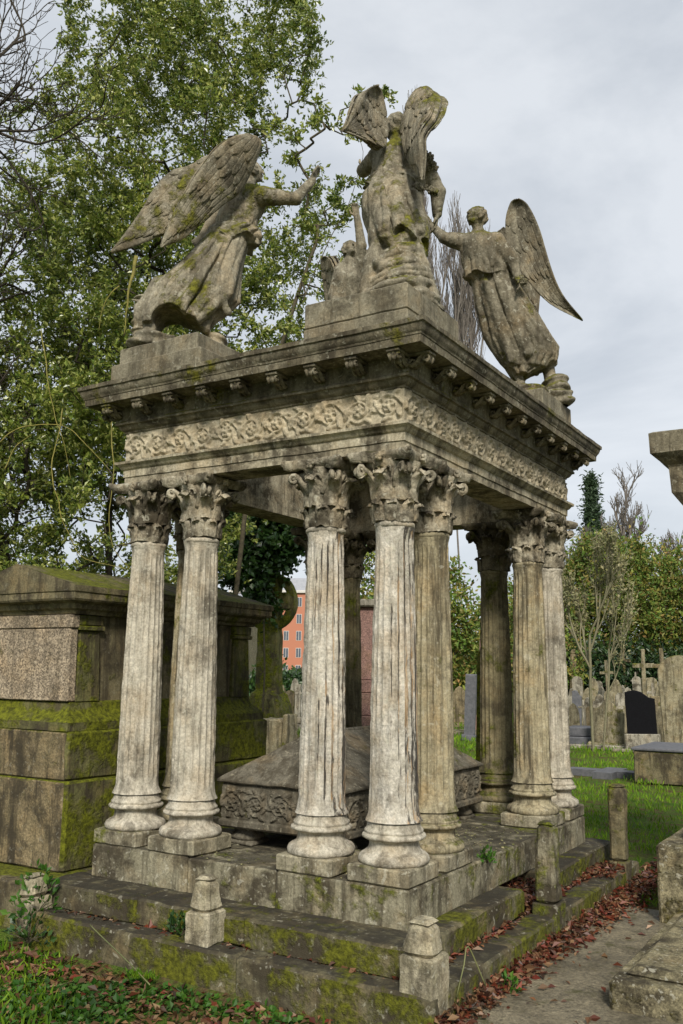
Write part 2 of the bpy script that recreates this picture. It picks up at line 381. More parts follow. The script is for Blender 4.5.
# ------------------------------------------------------------------ the canopy monument
mon = empty('canopy_monument', (-WM/2, DM/2, GZ), 0,
            'weathered stone canopy tomb with clustered fluted columns and carved entablature over steps', 'monument')
def part(mb, name, mat, parent=mon, smooth=False, **k):
    o = mb.build(name, mat, None, smooth, **k); o.parent = parent
    if parent is mon: o.matrix_parent_inverse = Matrix.Translation((WM/2, -DM/2, -GZ))
    return o
def rect_sweep(mb, prof, W=WM, D=DM, step=.05, amp=0, freq=7, seed=1):
    """profile of (offset, z) points swept round the column rectangle with mitred corners"""
    rings = []
    cn = [(-W,0,-1,-1),(0,0,1,-1),(0,D,1,1),(-W,D,-1,1)]
    for o, z in prof:
        L = []
        for k in range(4):
            a = cn[k]; b = cn[(k+1)%4]
            p = np.array([a[0]+a[2]*o, a[1]+a[3]*o]); q = np.array([b[0]+b[2]*o, b[1]+b[3]*o])
            n = int((W if k%2==0 else D)/step)+1
            for m in range(n): L.append(p+(q-p)*m/n)
        L = np.array(L); rings.append(np.c_[L, np.full(len(L), z)])
    G = np.array(rings)
    if amp: G = G + amp*np.stack([fbm(G, freq, seed+5*k, 3) for k in range(3)], -1)
    mb.grid(G, closed_v=True, flip=True); return mb

# podium, steps, kerb
pod = MB()
q = .203
for bx in ((-WM-q, -WM+SP+.15, -q, SP+.2),(-SP-.2, q, -q, SP+.2),(-WM-q, -WM+SP+.15, DM-SP-.2, DM+q),(-SP-.2, q, DM-SP-.2, DM+q)):
    pod.box(bx[0], bx[1], bx[2], bx[3], -.32, -.095, .012, .06)
pod.box(-WM+SP+.153, -SP-.203, -q+.004, .3, -.32, -.098, .010, .06)
pod.box(-.32, q-.006, SP+.203, DM-SP-.203, -.32, -.098, .012, .06)
pod.box(-WM-q+.02, -WM+.3, SP+.203, DM-SP-.203, -.32, -.098, .012, .06)
pod.box(-WM+SP+.153, -SP-.203, DM-.3, DM+q-.01, -.32, -.098, .01, .06)
pod.box(-WM+.303, -.323, .303, DM-.303, -.32, -.104, .01, .1)
part(pod.noise(.0035, 9, 4), 'podium', M['podium'])
st1 = MB()
xs = [-2.42,-1.55,-.72,.37]
for a, b in zip(xs[:-1], xs[1:]): st1.box(a+.002, b-.002, -.50, -.12, -.47, -.308+random.Random(a).uniform(-.003,.003), .014, .05)
st1.box(.0, .37, -.118, 1.14, -.47, -.309, .014, .05)
st1.box(.0, .372, 1.72, 2.35, -.47, -.312, .014, .05); st1.box(.0, .37, 2.353, DM+.40, -.47, -.308, .014, .05)
st1.box(-2.42, -.003, DM+.1, DM+.40, -.47, -.31, .014, .08); st1.box(-2.42, -2.2, -.117, DM+.097, -.47, -.31, .014, .08)
part(st1.noise(.006, 8, 5, 3), 'step', M['step'])
kb = MB()
for a, b in zip([-2.30,-.62], [-.62,.585]): kb.box(a+.001, b-.001, -.69, -.52, GZ-.14, -.45, .016, .05)
for a, b in ((-.517,.35),(.352,1.12),(1.30,2.2),(2.203,3.0)): kb.box(.40, .585, a, b, GZ-.08, -.452, .014, .05)
kb.box(-2.30, -2.14, -.518, 3.0, GZ-.08, -.46, .014, .1); kb.box(-2.30, .585, 3.003, 3.3, GZ-.08, -.46, .014, .1)
part(kb.noise(.005, 7, 6), 'kerb', M['step'])
ld = MB().box(-2.14, .40, -.518, 3.0, GZ-.05, -.475, .01, .1)
part(ld.noise(.006, 9, 8), 'ledge', M['step'])

# columns
def flute_r(a, z, rr, rng_seed, wear):
    return rr
def column_shaft(cx, cy, seed, wear, mat, parent):
    zs = np.concatenate([np.linspace(.24, .29, 5), np.linspace(.31, 1.94, 58), np.linspace(1.95, 1.985, 4)])
    n = 160; a = np.arange(n)*TAU/n
    G = np.zeros((len(zs), n, 3))
    for i, z in enumerate(zs):
        t = (z-.24)/1.745
        r = .150*(1-t)+.117*t + .006*math.sin(math.pi*t)
        if z < .31: r += .020*((.31-z)/.07)**2
        if z > 1.95: r += .010*((z-1.95)/.035)
        end = min(1, max(0, (z-.31)/.05))*min(1, max(0, (1.925-z)/.03))
        ph = (a*20/TAU) % 1.0
        fl = np.sqrt(np.clip(1-((ph-.5)/.40)**2, 0, 1))
        P = np.stack([r*np.cos(a)*1.0+cx, r*np.sin(a)+cy, np.full(n, z)], -1)
        w = np.clip(wear + .9*vnoise(P*np.array([1,1,.35]), 5.5, seed) + .35*vnoise(P, 17, seed+1), 0, 1)
        rr = r - .0145*fl*end*(1-w) - w*.004 + .0035*vnoise(P, 24, seed+2) + .0022*vnoise(P, 55, seed+3)*(.5+w)
        rr = rr - .010*np.clip(vnoise(P*np.array([1,1,.5]), 13, seed+4)-.55, 0, 1)*2
        G[i] = np.stack([rr*np.cos(a), rr*np.sin(a), np.full(n, z)], -1)
    mb = MB().grid(G, closed_v=True, flip=True)
    o = mb.build('column', mat, None, True, loc=(cx, cy, 0)); o.parent = parent
    o.matrix_parent_inverse = Matrix.Translation((WM/2, -DM/2, -GZ)); return o
def base_mb(seed):
    pr = [(.178,0),(.199,.005),(.208,.020),(.210,.036),(.204,.056),(.190,.070),(.176,.076),(.170,.080),(.168,.086),(.158,.092),(.150,.105),(.146,.125),(.146,.145),(.151,.158),(.163,.166),
          (.180,.170),(.188,.177),(.190,.187),(.186,.197),(.172,.202),(.169,.207),(.173,.213),(.175,.221),(.171,.229),(.163,.237),(.157,.256),(.155,.29)]
    pr = [(r_, z_*.84) for r_, z_ in pr]
    m = MB().lathe(pr, 64, cap=True); return m.noise(.0028, 15, seed, 3)
def ring_mb(seed):
    pr = [(.115,1.975),(.126,1.980),(.130,1.99),(.1295,2.003),(.122,2.012),(.112,2.015)]
    return MB().lathe(pr, 48).noise(.003, 18, seed, 2)
def capital_mb(seed):
    rg = random.Random(seed); m = MB()
    m.lathe([(.108,2.0),(.112,2.05),(.116,2.15),(.125,2.26),(.15,2.34),(.185,2.385),(.17,2.39)], 32)
    def leaf(ang, z0, h, w, r0, out):
        U, V = np.meshgrid(np.linspace(-1,1,9), np.linspace(0,1,9), indexing='ij')
        lob = 1-.16*np.abs(np.sin(V*math.pi*3.2))*np.abs(U)
        width = w*(1-.25*V-.35*V**4)*lob
        r = r0 + .012*V + out*np.clip((V-.45)/.55,0,1)**1.7 + .012*(1-U**2) - .010*np.abs(U)**2*0
        z = z0 + h*(V - .30*np.clip((V-.78)/.22,0,1)**2) 
        r = r + .006*np.cos(U*math.pi*3)
        da = width*U/r
        G = np.stack([r*np.cos(ang+da), r*np.sin(ang+da), z], -1)
        m.plate(G, .011)
    for k in range(8):
        if rg.random() > .06: leaf(k*TAU/8+TAU/16, 2.012, .155*rg.uniform(.93,1.03), .048, .117, .024)
    for k in range(8):
        leaf(k*TAU/8, 2.145, .215*rg.uniform(.93,1.03), .058, .124, .088)
    for k in range(4):                                  # volutes below the abacus horns
        an = TAU/8+k*TAU/4; d = np.array([math.cos(an), math.sin(an), 0])
        for sgn in (-1, 1):
            side = np.array([-d[1], d[0], 0])*.020*sgn
            t = np.linspace(0, 1, 26); pts = []
            for v in t:
                if v < .4: s_ = v/.4; pts.append(d*(.125+.095*s_**1.3)+np.array([0,0,2.22+.135*s_**.8])+side*(2.6-1.6*s_))
                else:
                    s_ = (v-.4)/.6; ph = math.pi*.55 - s_*TAU*1.15; rr_ = .030*(1-.70*s_)
                    pts.append(d*(.222+rr_*math.cos(ph))+np.array([0,0,2.325+rr_*math.sin(ph)])+side)
            m.tube(pts, np.linspace(.019,.012,26), 6)
        m.blob(d*.222+np.array([0,0,2.325]), (.02,.02,.02), 6)
    for k in range(4):                                  # inner helices and the flower
        an = k*TAU/4; d = np.array([math.cos(an), math.sin(an), 0]); sd = np.array([-d[1], d[0], 0])
        for sgn in (-1,1):
            pts = []
            for v in np.linspace(0,1,16):
                ph = -math.pi*.2 + v*TAU*.9; rr_ = .028*(1-.6*v)
                pts.append(d*(.16+.012*v)+sd*sgn*(.032+rr_*math.cos(ph))+np.array([0,0,2.325+rr_*math.sin(ph)]))
            m.tube(pts, .009, 6)
        m.blob(d*.196+np.array([0,0,2.405]), (.022,.022,.030), 7)
        for g_ in range(5): m.blob(d*.205+sd*.02*math.cos(g_*TAU/5)+np.array([0,0,2.405+.02*math.sin(g_*TAU/5)]), (.012,.012,.012), 5)
    # abacus with hollow sides
    L = []
    for k in range(4):
        a0 = TAU/8+k*TAU/4
        for v in np.linspace(-.96,.96,9):
            p = np.array([.232-.052*(1-v*v), .232*v]); 
            if abs(v) > .9: p = np.array([.226, .212*np.sign(v)])
            an = k*TAU/4; L.append([p[0]*math.cos(an)-p[1]*math.sin(an), p[0]*math.sin(an)+p[1]*math.cos(an)])
    L = np.array(L); n = len(L)
    G = np.array([np.c_[L*s_, np.full(n, z)] for s_, z in ((.80,2.378),(.93,2.385),(.95,2.402),(1.0,2.412),(1.0,2.437),(.97,2.443))])
    st = m.n; m.grid(G, closed_v=True, flip=True); f = np.arange(n); m.P.setdefault(n, []).append(f[None]+st); m.P[n].append(f[None]+m.n-n)
    return m.noise(.0105, 21, seed, 3)
base_me = [base_mb(s).mesh('column_base', M['column'], True) for s in (1,2,3)]
ring_me = ring_mb(1).mesh('neck_ring', M['column'], True)
cap_me = [capital_mb(s).mesh('capital', M['capital'], True) for s in (1,2,3)]
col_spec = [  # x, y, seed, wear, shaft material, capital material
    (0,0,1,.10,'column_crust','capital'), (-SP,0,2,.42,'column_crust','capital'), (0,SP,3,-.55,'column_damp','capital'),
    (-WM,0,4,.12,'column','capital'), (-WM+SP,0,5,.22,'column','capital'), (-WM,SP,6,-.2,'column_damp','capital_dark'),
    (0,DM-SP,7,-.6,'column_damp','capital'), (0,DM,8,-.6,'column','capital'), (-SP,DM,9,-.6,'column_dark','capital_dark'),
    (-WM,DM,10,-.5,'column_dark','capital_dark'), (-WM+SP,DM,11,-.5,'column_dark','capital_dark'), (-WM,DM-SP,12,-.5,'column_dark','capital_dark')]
for i, (x, y, sd, wear, cm, km) in enumerate(col_spec):
    col = column_shaft(x, y, sd*13, wear, M[cm], mon)
    def sub(me, name, mat):
        me2 = me.copy(); me2.materials.clear(); me2.materials.append(mat)
        o = link(name, me2, col); o.rotation_euler[2] = (sd%4)*math.pi/2; return o
    sub(base_me[i%3], 'column_base', M[cm if cm != 'column_crust' else 'column'])
    sub(ring_me, 'neck_ring', M[cm if cm != 'column_crust' else 'column'])
    sub(cap_me[i%3], 'capital', M[km])
    pl = MB().box(-q+.003*(i%2), q-.004, -q, q-.004, -.093, .004, .010, .05).noise(.003, 12, sd)
    pl.build('column_plinth', M['plinth'], col)

# entablature
ar = MB(); ofx = .141
rect_sweep(ar, [(-.14,2.447),(0,2.445),(ofx,2.445),(ofx,2.497),(.149,2.499),(.151,2.552),(.160,2.556),(.168,2.566),(.178,2.582),(.196,2.592),(.198,2.610),(.150,2.618),(.1,2.62)], amp=.0022, freq=14)
rect_sweep(ar, [(-.14,2.447),(-.141,2.83),(-.15,3.185)], amp=.002)
o = part(ar, 'architrave', M['entab']); smooth_by_angle(o, 30)
def relief(L, H, seed, res=.0065):
    nu, nv = int(L/res), int(H/res)
    U = (np.arange(nu)+.5)*L/nu; V = (np.arange(nv)+.5)*H/nv; UU, VV = np.meshgrid(U, V, indexing='ij'); Z = np.zeros_like(UU)
    rg = random.Random(seed)
    def leaf(u, v, ang, l, w, hgt):
        m_ = (abs(U-u) < l*1.1); 
        if not m_.any(): return
        i0, i1 = np.where(m_)[0][[0,-1]]; uu = UU[i0:i1+1]-u; vv = VV[i0:i1+1]-v
        x = (uu*math.cos(ang)+vv*math.sin(ang))/l; y = (-uu*math.sin(ang)+vv*math.cos(ang))/w
        y = y - .5*(x-.5)**2*(1 if rg.random()<.5 else -1)
        wd = np.clip(4*x*(1-x), 0, 1)**.6*(1-.18*np.abs(np.sin(x*14)))
        h_ = hgt*(1-np.clip(np.abs(y)/np.maximum(wd,.02), 0, 1)**2)*(x>0)*(x<1)*(.55+.45*x)
        h_ = h_*(1-.35*np.exp(-(y/.13)**2))
        Z[i0:i1+1] = np.maximum(Z[i0:i1+1], h_)
    n = max(1, int(round(L/(H*.98)))); per = L/n
    def stamp(u, v, r, hgt):
        i0, i1 = np.searchsorted(U, u-r), np.searchsorted(U, u+r); j0, j1 = np.searchsorted(V, v-r), np.searchsorted(V, v+r)
        if i1 <= i0 or j1 <= j0: return
        d2 = ((UU[i0:i1,j0:j1]-u)**2+(VV[i0:i1,j0:j1]-v)**2)/r**2; Z[i0:i1,j0:j1] = np.maximum(Z[i0:i1,j0:j1], hgt*np.sqrt(np.clip(1-d2, 0, 1)))
    k0 = H/.2
    for i in range(n):
        u0 = (i+.5)*per; s_ = 1 if i%2 else -1; v0 = H*.5; R0 = H*.27
        for q_ in np.linspace(0, 1, 70):                 # scroll stem running into its spiral
            ph = s_*(math.pi*.9 - q_*TAU*1.25); rr_ = R0*(1-.62*q_); stamp(u0+rr_*math.cos(ph)*1.15, v0+rr_*math.sin(ph), .0065*k0*(1.1-.4*q_), .014)
        for q_ in np.linspace(0, 1, 24): stamp(u0-per*.5+per*q_, v0-s_*H*.36*math.sin(q_*math.pi), .009*k0, .014)
        for k in range(6 if i%2 else 5): leaf(u0, v0, k*TAU/(6 if i%2 else 5)+.3, .040*k0, .016*k0, .022)
        stamp(u0, v0, .012*k0, .026)
        for k in range(5):                               # acanthus leaves thrown off the stem
            an = s_*(.4+k*1.15)+rg.uniform(-.2,.2); ru = R0*.9; leaf(u0+ru*math.cos(an)*1.2, v0+ru*math.sin(an), an+s_*rg.uniform(.5,1.1), rg.uniform(.055,.085)*k0, rg.uniform(.017,.024)*k0, rg.uniform(.018,.026))
        for sg_ in (-1, 1): leaf(u0+per*.5*sg_, v0+s_*H*.25*sg_, -s_*sg_*1.2+rg.uniform(-.4,.4), .075*k0, .02*k0, .022)
        for k in range(2): leaf(u0+per*rg.uniform(-.5,.5), rg.choice([.16,.84])*H, rg.uniform(-.5,.5)+(math.pi if rg.random()<.5 else 0), .06*k0, .014*k0, .014)
    e = np.clip(np.minimum(VV, H-VV)/.012, 0, 1); e2 = np.clip(np.minimum(UU, L-UU)/.004, 0, 1)
    return U, V, Z*e*e2
fz = MB()
z0, z1 = 2.616, 2.836
for (ox, oy, dx, dy, L, sd) in ((-WM-.141,-.141,1,0,WM+.282,1),(.141,-.141,0,1,DM+.282,2),(.141,DM+.141,-1,0,WM+.282,3),(-WM-.141,DM+.141,0,-1,DM+.282,4)):
    U, V, Z = relief(L, z1-z0, sd)
    U = np.concatenate([[0], U, [L]]); V = np.concatenate([[0], V, [z1-z0]]); Z = np.pad(Z, 1)
    G = np.zeros((len(U), len(V), 3)); nx, ny = dy, -dx
    Z = Z*1.45 + .0015*fbm(np.stack([U[:,None]+0*V, 0*U[:,None]+V, 0*U[:,None]+0*V], -1), 40, sd)*(Z>0)
    G[...,0] = ox+dx*U[:,None]+nx*Z; G[...,1] = oy+dy*U[:,None]+ny*Z; G[...,2] = z0+V[None,:]
    fz.grid(G)
part(fz, 'frieze', M['frieze'], smooth=True)
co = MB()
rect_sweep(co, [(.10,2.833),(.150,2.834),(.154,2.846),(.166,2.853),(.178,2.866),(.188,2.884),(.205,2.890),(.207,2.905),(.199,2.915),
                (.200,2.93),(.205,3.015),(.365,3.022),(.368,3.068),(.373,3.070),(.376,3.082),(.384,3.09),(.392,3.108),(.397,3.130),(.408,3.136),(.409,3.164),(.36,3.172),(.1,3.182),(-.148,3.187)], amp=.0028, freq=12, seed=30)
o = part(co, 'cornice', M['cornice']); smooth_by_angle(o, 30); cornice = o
for x0, x1, y0, y1 in ((-WM-.15,-WM+.62,-.15,.66),(-.64,.15,-.15,.66),(-.64,.15,DM-.66,DM+.15),(-WM-.15,-WM+.62,DM-.66,DM+.15)):
    part(MB().box(x0, x1, y0, y1, 3.0, 3.168, .01), 'corner_slab', M['block'])
def modillion_mb(seed):
    m = MB(); rg = random.Random(seed)
    m.box(-.045, .045, .0, .148, .068, .088, .004)
    U, V = np.meshgrid(np.linspace(-1,1,7), np.linspace(0,1,12), indexing='ij')
    y = .005+.13*V; z = .066-.045*(1-V)**1.4-.014*np.sin(V*math.pi*2.2)-.012*np.cos(U*math.pi*2)
    m.plate(np.stack([U*.036*(1-.15*V), y, z], -1), .012)
    t = np.linspace(0, 1, 16); 
    for s_ in (-1,1):
        ph = t*TAU*1.2; rr_ = .024*(1-.6*t)
        m.tube(np.stack([np.full(16, s_*.028), .115+rr_*np.sin(ph), .045-rr_*np.cos(ph)*.9], -1), .009, 6)
        m.tube(np.stack([np.full(16, s_*.028), .026+rr_*np.sin(-ph), .030-rr_*np.cos(ph)], -1), .009, 6)
    m.blob((0,.12,.038), (.026,.018,.02)); m.blob((0,.06,.03), (.022,.04,.02))
    return m.noise(.003, 30, seed)
mod_me = [modillion_mb(s).mesh('modillion', M['cornice'], True) for s in (1,2)]
def put_mod(x, y, rz, i):
    o = bpy.data.objects.new('modillion', mod_me[i%2]); C.objects.link(o); o.parent = cornice
    o.location = (x, y, 2.932); o.rotation_euler = (0,0,rz)
n1, n2 = 9, 11
for i in range(n1):
    x = -WM-.17+i*(WM+.34)/(n1-1); put_mod(x, -.204, math.pi, i); put_mod(x, DM+.204, 0, i)
for i in range(n2):
    y = -.17+i*(DM+.34)/(n2-1)
    put_mod(.204, y, -math.pi/2, i); put_mod(-WM-.204, y, math.pi/2, i)
# statue blocks on the four corners
blocks = {}
for nm, cx, cy in (('L',-1.9,.2),('N',-.195,.19),('R',-.19,2.67),('B',-1.9,2.67)):
    b = MB(); b.box(cx-.385, cx+.385, cy-.385, cy+.385, 3.33, 3.5, .008, .08)
    if nm == 'N': b.box(cx-.389, cx+.389, cy-.389, cy+.389, 3.17, 3.327, .008, .08)
    elif nm == 'L': b.box(cx-.455, cx+.43, cy-.40, cy+.45, 3.17, 3.378, .008, .08)
    else: b.box(cx-.389, cx+.389, cy-.389, cy+.389, 3.17, 3.327, .008, .08)
    part(b.noise(.003, 9, ord(nm)), 'statue_block', M['block'])

# posts standing on the kerb
def post(x, y, hw, z0, zj, z1, top, label, seed, taper=.012, lean=0, cham=.02):
    pm = M['post' if seed in (1,2,5) else 'podium' if seed == 3 else 'tomb']
    o = empty('kerb_post', (x, y, z0), rad(random.Random(seed).uniform(-3,3)), label, 'post', 'low stone posts round the canopy tomb')
    if lean: o.rotation_euler[1] = rad(lean)
    m = MB().box(-hw, hw, -hw, hw, 0, zj-z0, .008, .03); m.noise(.005, 14, seed, 3).build('post_base', pm, o)
    m = MB(); h = z1-zj; a = hw-.012
    m.box(-a, a, -a, a, zj-z0+.001, z1-z0-cham, cham, .03, a-top, a-top)
    m.box(-top+.004, top-.004, -top+.004, top-.004, z1-z0-cham-.002, z1-z0, cham*.9, .03, .012, .012)
    m.noise(.006, 13, seed+1, 3).build('post_shaft', pm, o)
    return o
post(.485, -.585, .094, -.56, -.285, -.115, .062, 'squat tapered stone post on the corner of the kerb nearest the viewer', 1)
post(-.93, -.575, .085, -.452, -.275, -.085, .055, 'squat tapered stone post halfway along the left front kerb', 2)
post(.51, 1.21, .085, -.60, -.385, .125, .058, 'tall tapering stone post beside the gap in the steps', 3)
p4 = post(.52, 2.93, .075, -.60, -.40, .205, .066, 'plain mossy stone post at the far end of the right kerb', 4)
p5 = post(-2.33, -.60, .085, -.56, -.38, -.24, .06, 'broken leaning stone post smothered in ivy beside the left tomb', 5, lean=-9)

# ------------------------------------------------------------------ sculpted figures: signed distance field -> surface nets
class SDF:
    def __init__(s, lo, hi, h=.006):
        s.h = h; s.lo = np.array(lo, float); s.n = np.ceil((np.array(hi)-s.lo)/h).astype(int)+1
        s.ax = [(s.lo[i]+h*np.arange(s.n[i])).astype(np.float32) for i in range(3)]
        s.D = np.full(tuple(s.n), .08, np.float32)
    def box(s, lo, hi, m):
        sl = []
        for i in range(3):
            a = int(max(0, math.floor((lo[i]-m-s.lo[i])/s.h))); b = int(min(s.n[i], math.ceil((hi[i]+m-s.lo[i])/s.h)+1))
            if b <= a: return None
            sl.append(slice(a, b))
        X = s.ax[0][sl[0]][:,None,None]; Y = s.ax[1][sl[1]][None,:,None]; Z = s.ax[2][sl[2]][None,None,:]
        return tuple(sl), X, Y, Z
    def put(s, sl, d, k, sub=False):
        A = s.D[sl]
        if sub:
            d = -d; hh = np.clip(.5-.5*(A-d)/k, 0, 1) if k else None
            s.D[sl] = np.maximum(A, d) if not k else A*(1-hh)+d*hh + k*hh*(1-hh)
            return
        if not k: s.D[sl] = np.minimum(A, d); return
        hh = np.clip(.5+.5*(A-d)/k, 0, 1)
        s.D[sl] = A*(1-hh)+d*hh - k*hh*(1-hh)
    def cone(s, a, b, r1, r2, k=.02, sub=False):
        a = np.array(a, float); b = np.array(b, float); R = max(r1, r2)
        q = s.box(np.minimum(a,b)-R, np.maximum(a,b)+R, k+.03)
        if q is None: return s
        sl, X, Y, Z = q; ab = b-a; L2 = ab@ab+1e-9
        px, py, pz = X-a[0], Y-a[1], Z-a[2]
        t = np.clip((px*ab[0]+py*ab[1]+pz*ab[2])/L2, 0, 1)
        d = np.sqrt((px-t*ab[0])**2+(py-t*ab[1])**2+(pz-t*ab[2])**2) - (r1+(r2-r1)*t)
        s.put(sl, d, k, sub); return s
    def chain(s, pts, rr, k=.02):
        for i in range(len(pts)-1): s.cone(pts[i], pts[i+1], rr[i], rr[i+1], k)
        return s
    def ell(s, c, r, B=None, k=.02, sub=False, bump=None):
        c = np.array(c, float); r = np.array(r, float); R = r.max()
        q = s.box(c-R, c+R, k+.03)
        if q is None: return s
        sl, X, Y, Z = q; px, py, pz = X-c[0], Y-c[1], Z-c[2]
        if B is not None:
            px, py, pz = [px*B[i][0]+py*B[i][1]+pz*B[i][2] for i in range(3)]
        else: px, py, pz = px+0*py+0*pz, py+0*px+0*pz, pz+0*px+0*py
        g = np.sqrt((px/r[0])**2+(py/r[1])**2+(pz/r[2])**2)
        g2 = np.sqrt((px/r[0]**2)**2+(py/r[1]**2)**2+(pz/r[2]**2)**2)+1e-6
        d = g*(g-1)/g2
        if bump is not None: d = d + bump(px, py, pz)
        s.put(sl, d, k, sub); return s
    def skirt(s, Lp, Rp, ry, z0, z1, folds, k=.02, hem=None, drift=0.):
        """draped cloth: elliptic sections between a left and a right outline, with folds [(n, amp, warp, sharp)]"""
        Lp = np.array(sorted(Lp, key=lambda p: p[2])); Rp = np.array(sorted(Rp, key=lambda p: p[2])); ry = np.array(sorted(ry))
        q = s.box((min(Lp[:,0].min(), Rp[:,0].min())-.05, min(Lp[:,1].min(), Rp[:,1].min())-ry[:,1].max()-.04, z0),
                  (max(Lp[:,0].max(), Rp[:,0].max())+.05, max(Lp[:,1].max(), Rp[:,1].max())+ry[:,1].max()+.04, z1), k+.02)
        sl, X, Y, Z = q; z = Z.ravel()
        xl = np.interp(z, Lp[:,2], Lp[:,0]); xr = np.interp(z, Rp[:,2], Rp[:,0])
        cy = (np.interp(z, Lp[:,2], Lp[:,1])+np.interp(z, Rp[:,2], Rp[:,1]))/2
        cx = (xl+xr)/2; rx = np.maximum((xr-xl)/2, .03); yy = np.interp(z, ry[:,0], ry[:,1])
        a = (X-cx)/rx; b = (Y-cy)/yy; th = np.arctan2(b, a); rho = np.sqrt(a*a+b*b)
        tt = np.clip((z1-z)/(z1-z0), 0, 1)
        f = 0
        for n, amp, w, sh in folds:
            ph = n*th + w*tt*4 + 1.7*np.sin(2.3*tt*2+n) + drift*tt + .9*np.sin(th*2+n*1.3+3*tt)
            f = f + 1.45*amp*(.35+.85*tt)*(np.abs(np.cos(ph*.5))**(sh*.7) - .6)
        m = np.minimum(rx, yy)
        d = (rho-1-f)*m*.8
        e0 = z0 if hem is None else z0+hem(th)
        d = np.maximum(d, np.maximum(Z-z1, e0-Z)+0*d)
        s.put(sl, d.astype(np.float32), k); return s
    def mesh(s, name, mat, amp=.0, seed=0):
        D = s.D; n = D.shape
        ins = D < 0
        c = [ins[i:n[0]-1+i, j:n[1]-1+j, k:n[2]-1+k] for i in (0,1) for j in (0,1) for k in (0,1)]
        sm = sum(x.astype(np.int8) for x in c); act = (sm > 0) & (sm < 8)
        I = np.argwhere(act); idx = np.full(act.shape, -1, np.int32); idx[tuple(I.T)] = np.arange(len(I))
        acc = np.zeros((len(I), 3)); cnt = np.zeros(len(I))
        off = [(i,j,k) for i in (0,1) for j in (0,1) for k in (0,1)]
        for p in off:
            for ax in range(3):
                if p[ax]: continue
                r = list(p); r[ax] = 1
                d0 = D[I[:,0]+p[0], I[:,1]+p[1], I[:,2]+p[2]]; d1 = D[I[:,0]+r[0], I[:,1]+r[1], I[:,2]+r[2]]
                x = (d0 < 0) != (d1 < 0); t = np.where(x, d0/np.where(x, d0-d1, 1), 0)
                pt = np.tile(np.array(p, float), (len(I),1)); pt[:,ax] += t
                acc[x] += pt[x]; cnt[x] += 1
        V = (I + acc/np.maximum(cnt,1)[:,None])*s.h + s.lo
        F = []
        for ax in range(3):
            o = [1 if i != ax else 0 for i in range(3)]
            a = [slice(1 if i != ax else 0, n[i]-1) for i in range(3)]
            d0 = ins[tuple(a)]; a2 = list(a); a2[ax] = slice(a[ax].start+1, n[ax]); d1 = ins[tuple(a2)]
            x = np.argwhere(d0 != d1); flip = d0[tuple(x.T)]
            P = x + np.array(o)
            u, w = [i for i in range(3) if i != ax]
            def at(du, dw):
                Q = P.copy(); Q[:,u] -= du; Q[:,w] -= dw; return idx[tuple(Q.T)]
            q = np.stack([at(1,1), at(0,1), at(0,0), at(1,0)], -1)
            q = np.where((flip ^ (ax == 1))[:,None], q, q[:,::-1]); F.append(q)
        if amp: V = V + amp*np.stack([fbm(V, 38, seed+3*i, 3) for i in range(3)], -1)
        return mesh_np(name, V, F, mat, True)

def ridges(S, Lp, Rp, ry, fr, r, k=.014, side=-1, seed=0, z0=None, z1=None):
    Lp = np.array(sorted(Lp, key=lambda p: p[2])); Rp = np.array(sorted(Rp, key=lambda p: p[2])); ry = np.array(sorted(ry)); rg = random.Random(seed)
    zt = min(Lp[-1,2], Rp[-1,2])-.03 if z1 is None else z1; zb = max(Lp[0,2], Rp[0,2])+.03 if z0 is None else z0
    for f in fr:
        a0 = rg.uniform(0,.35); f0 = f+rg.uniform(-.06,.06)+(.5-f)*.35; pts = []; rr = []
        for t in np.linspace(a0, 1, 8):
            z = zt+(zb-zt)*t; s_ = f0+(f-f0)*t+.03*math.sin(t*5+f*20)
            xl = np.interp(z, Lp[:,2], Lp[:,0]); xr = np.interp(z, Rp[:,2], Rp[:,0]); cy = (np.interp(z, Lp[:,2], Lp[:,1])+np.interp(z, Rp[:,2], Rp[:,1]))/2
            y = cy + side*np.interp(z, ry[:,0], ry[:,1])*math.sqrt(max(0, 1-(2*s_-1)**2))*1.03
            pts.append((xl+(xr-xl)*s_, y, z)); rr.append(r*(.5+.85*t))
        S.chain(pts, [x*1.15 for x in rr], k*.6)
def nrm(v): v = np.array(v, float); return v/np.linalg.norm(v)
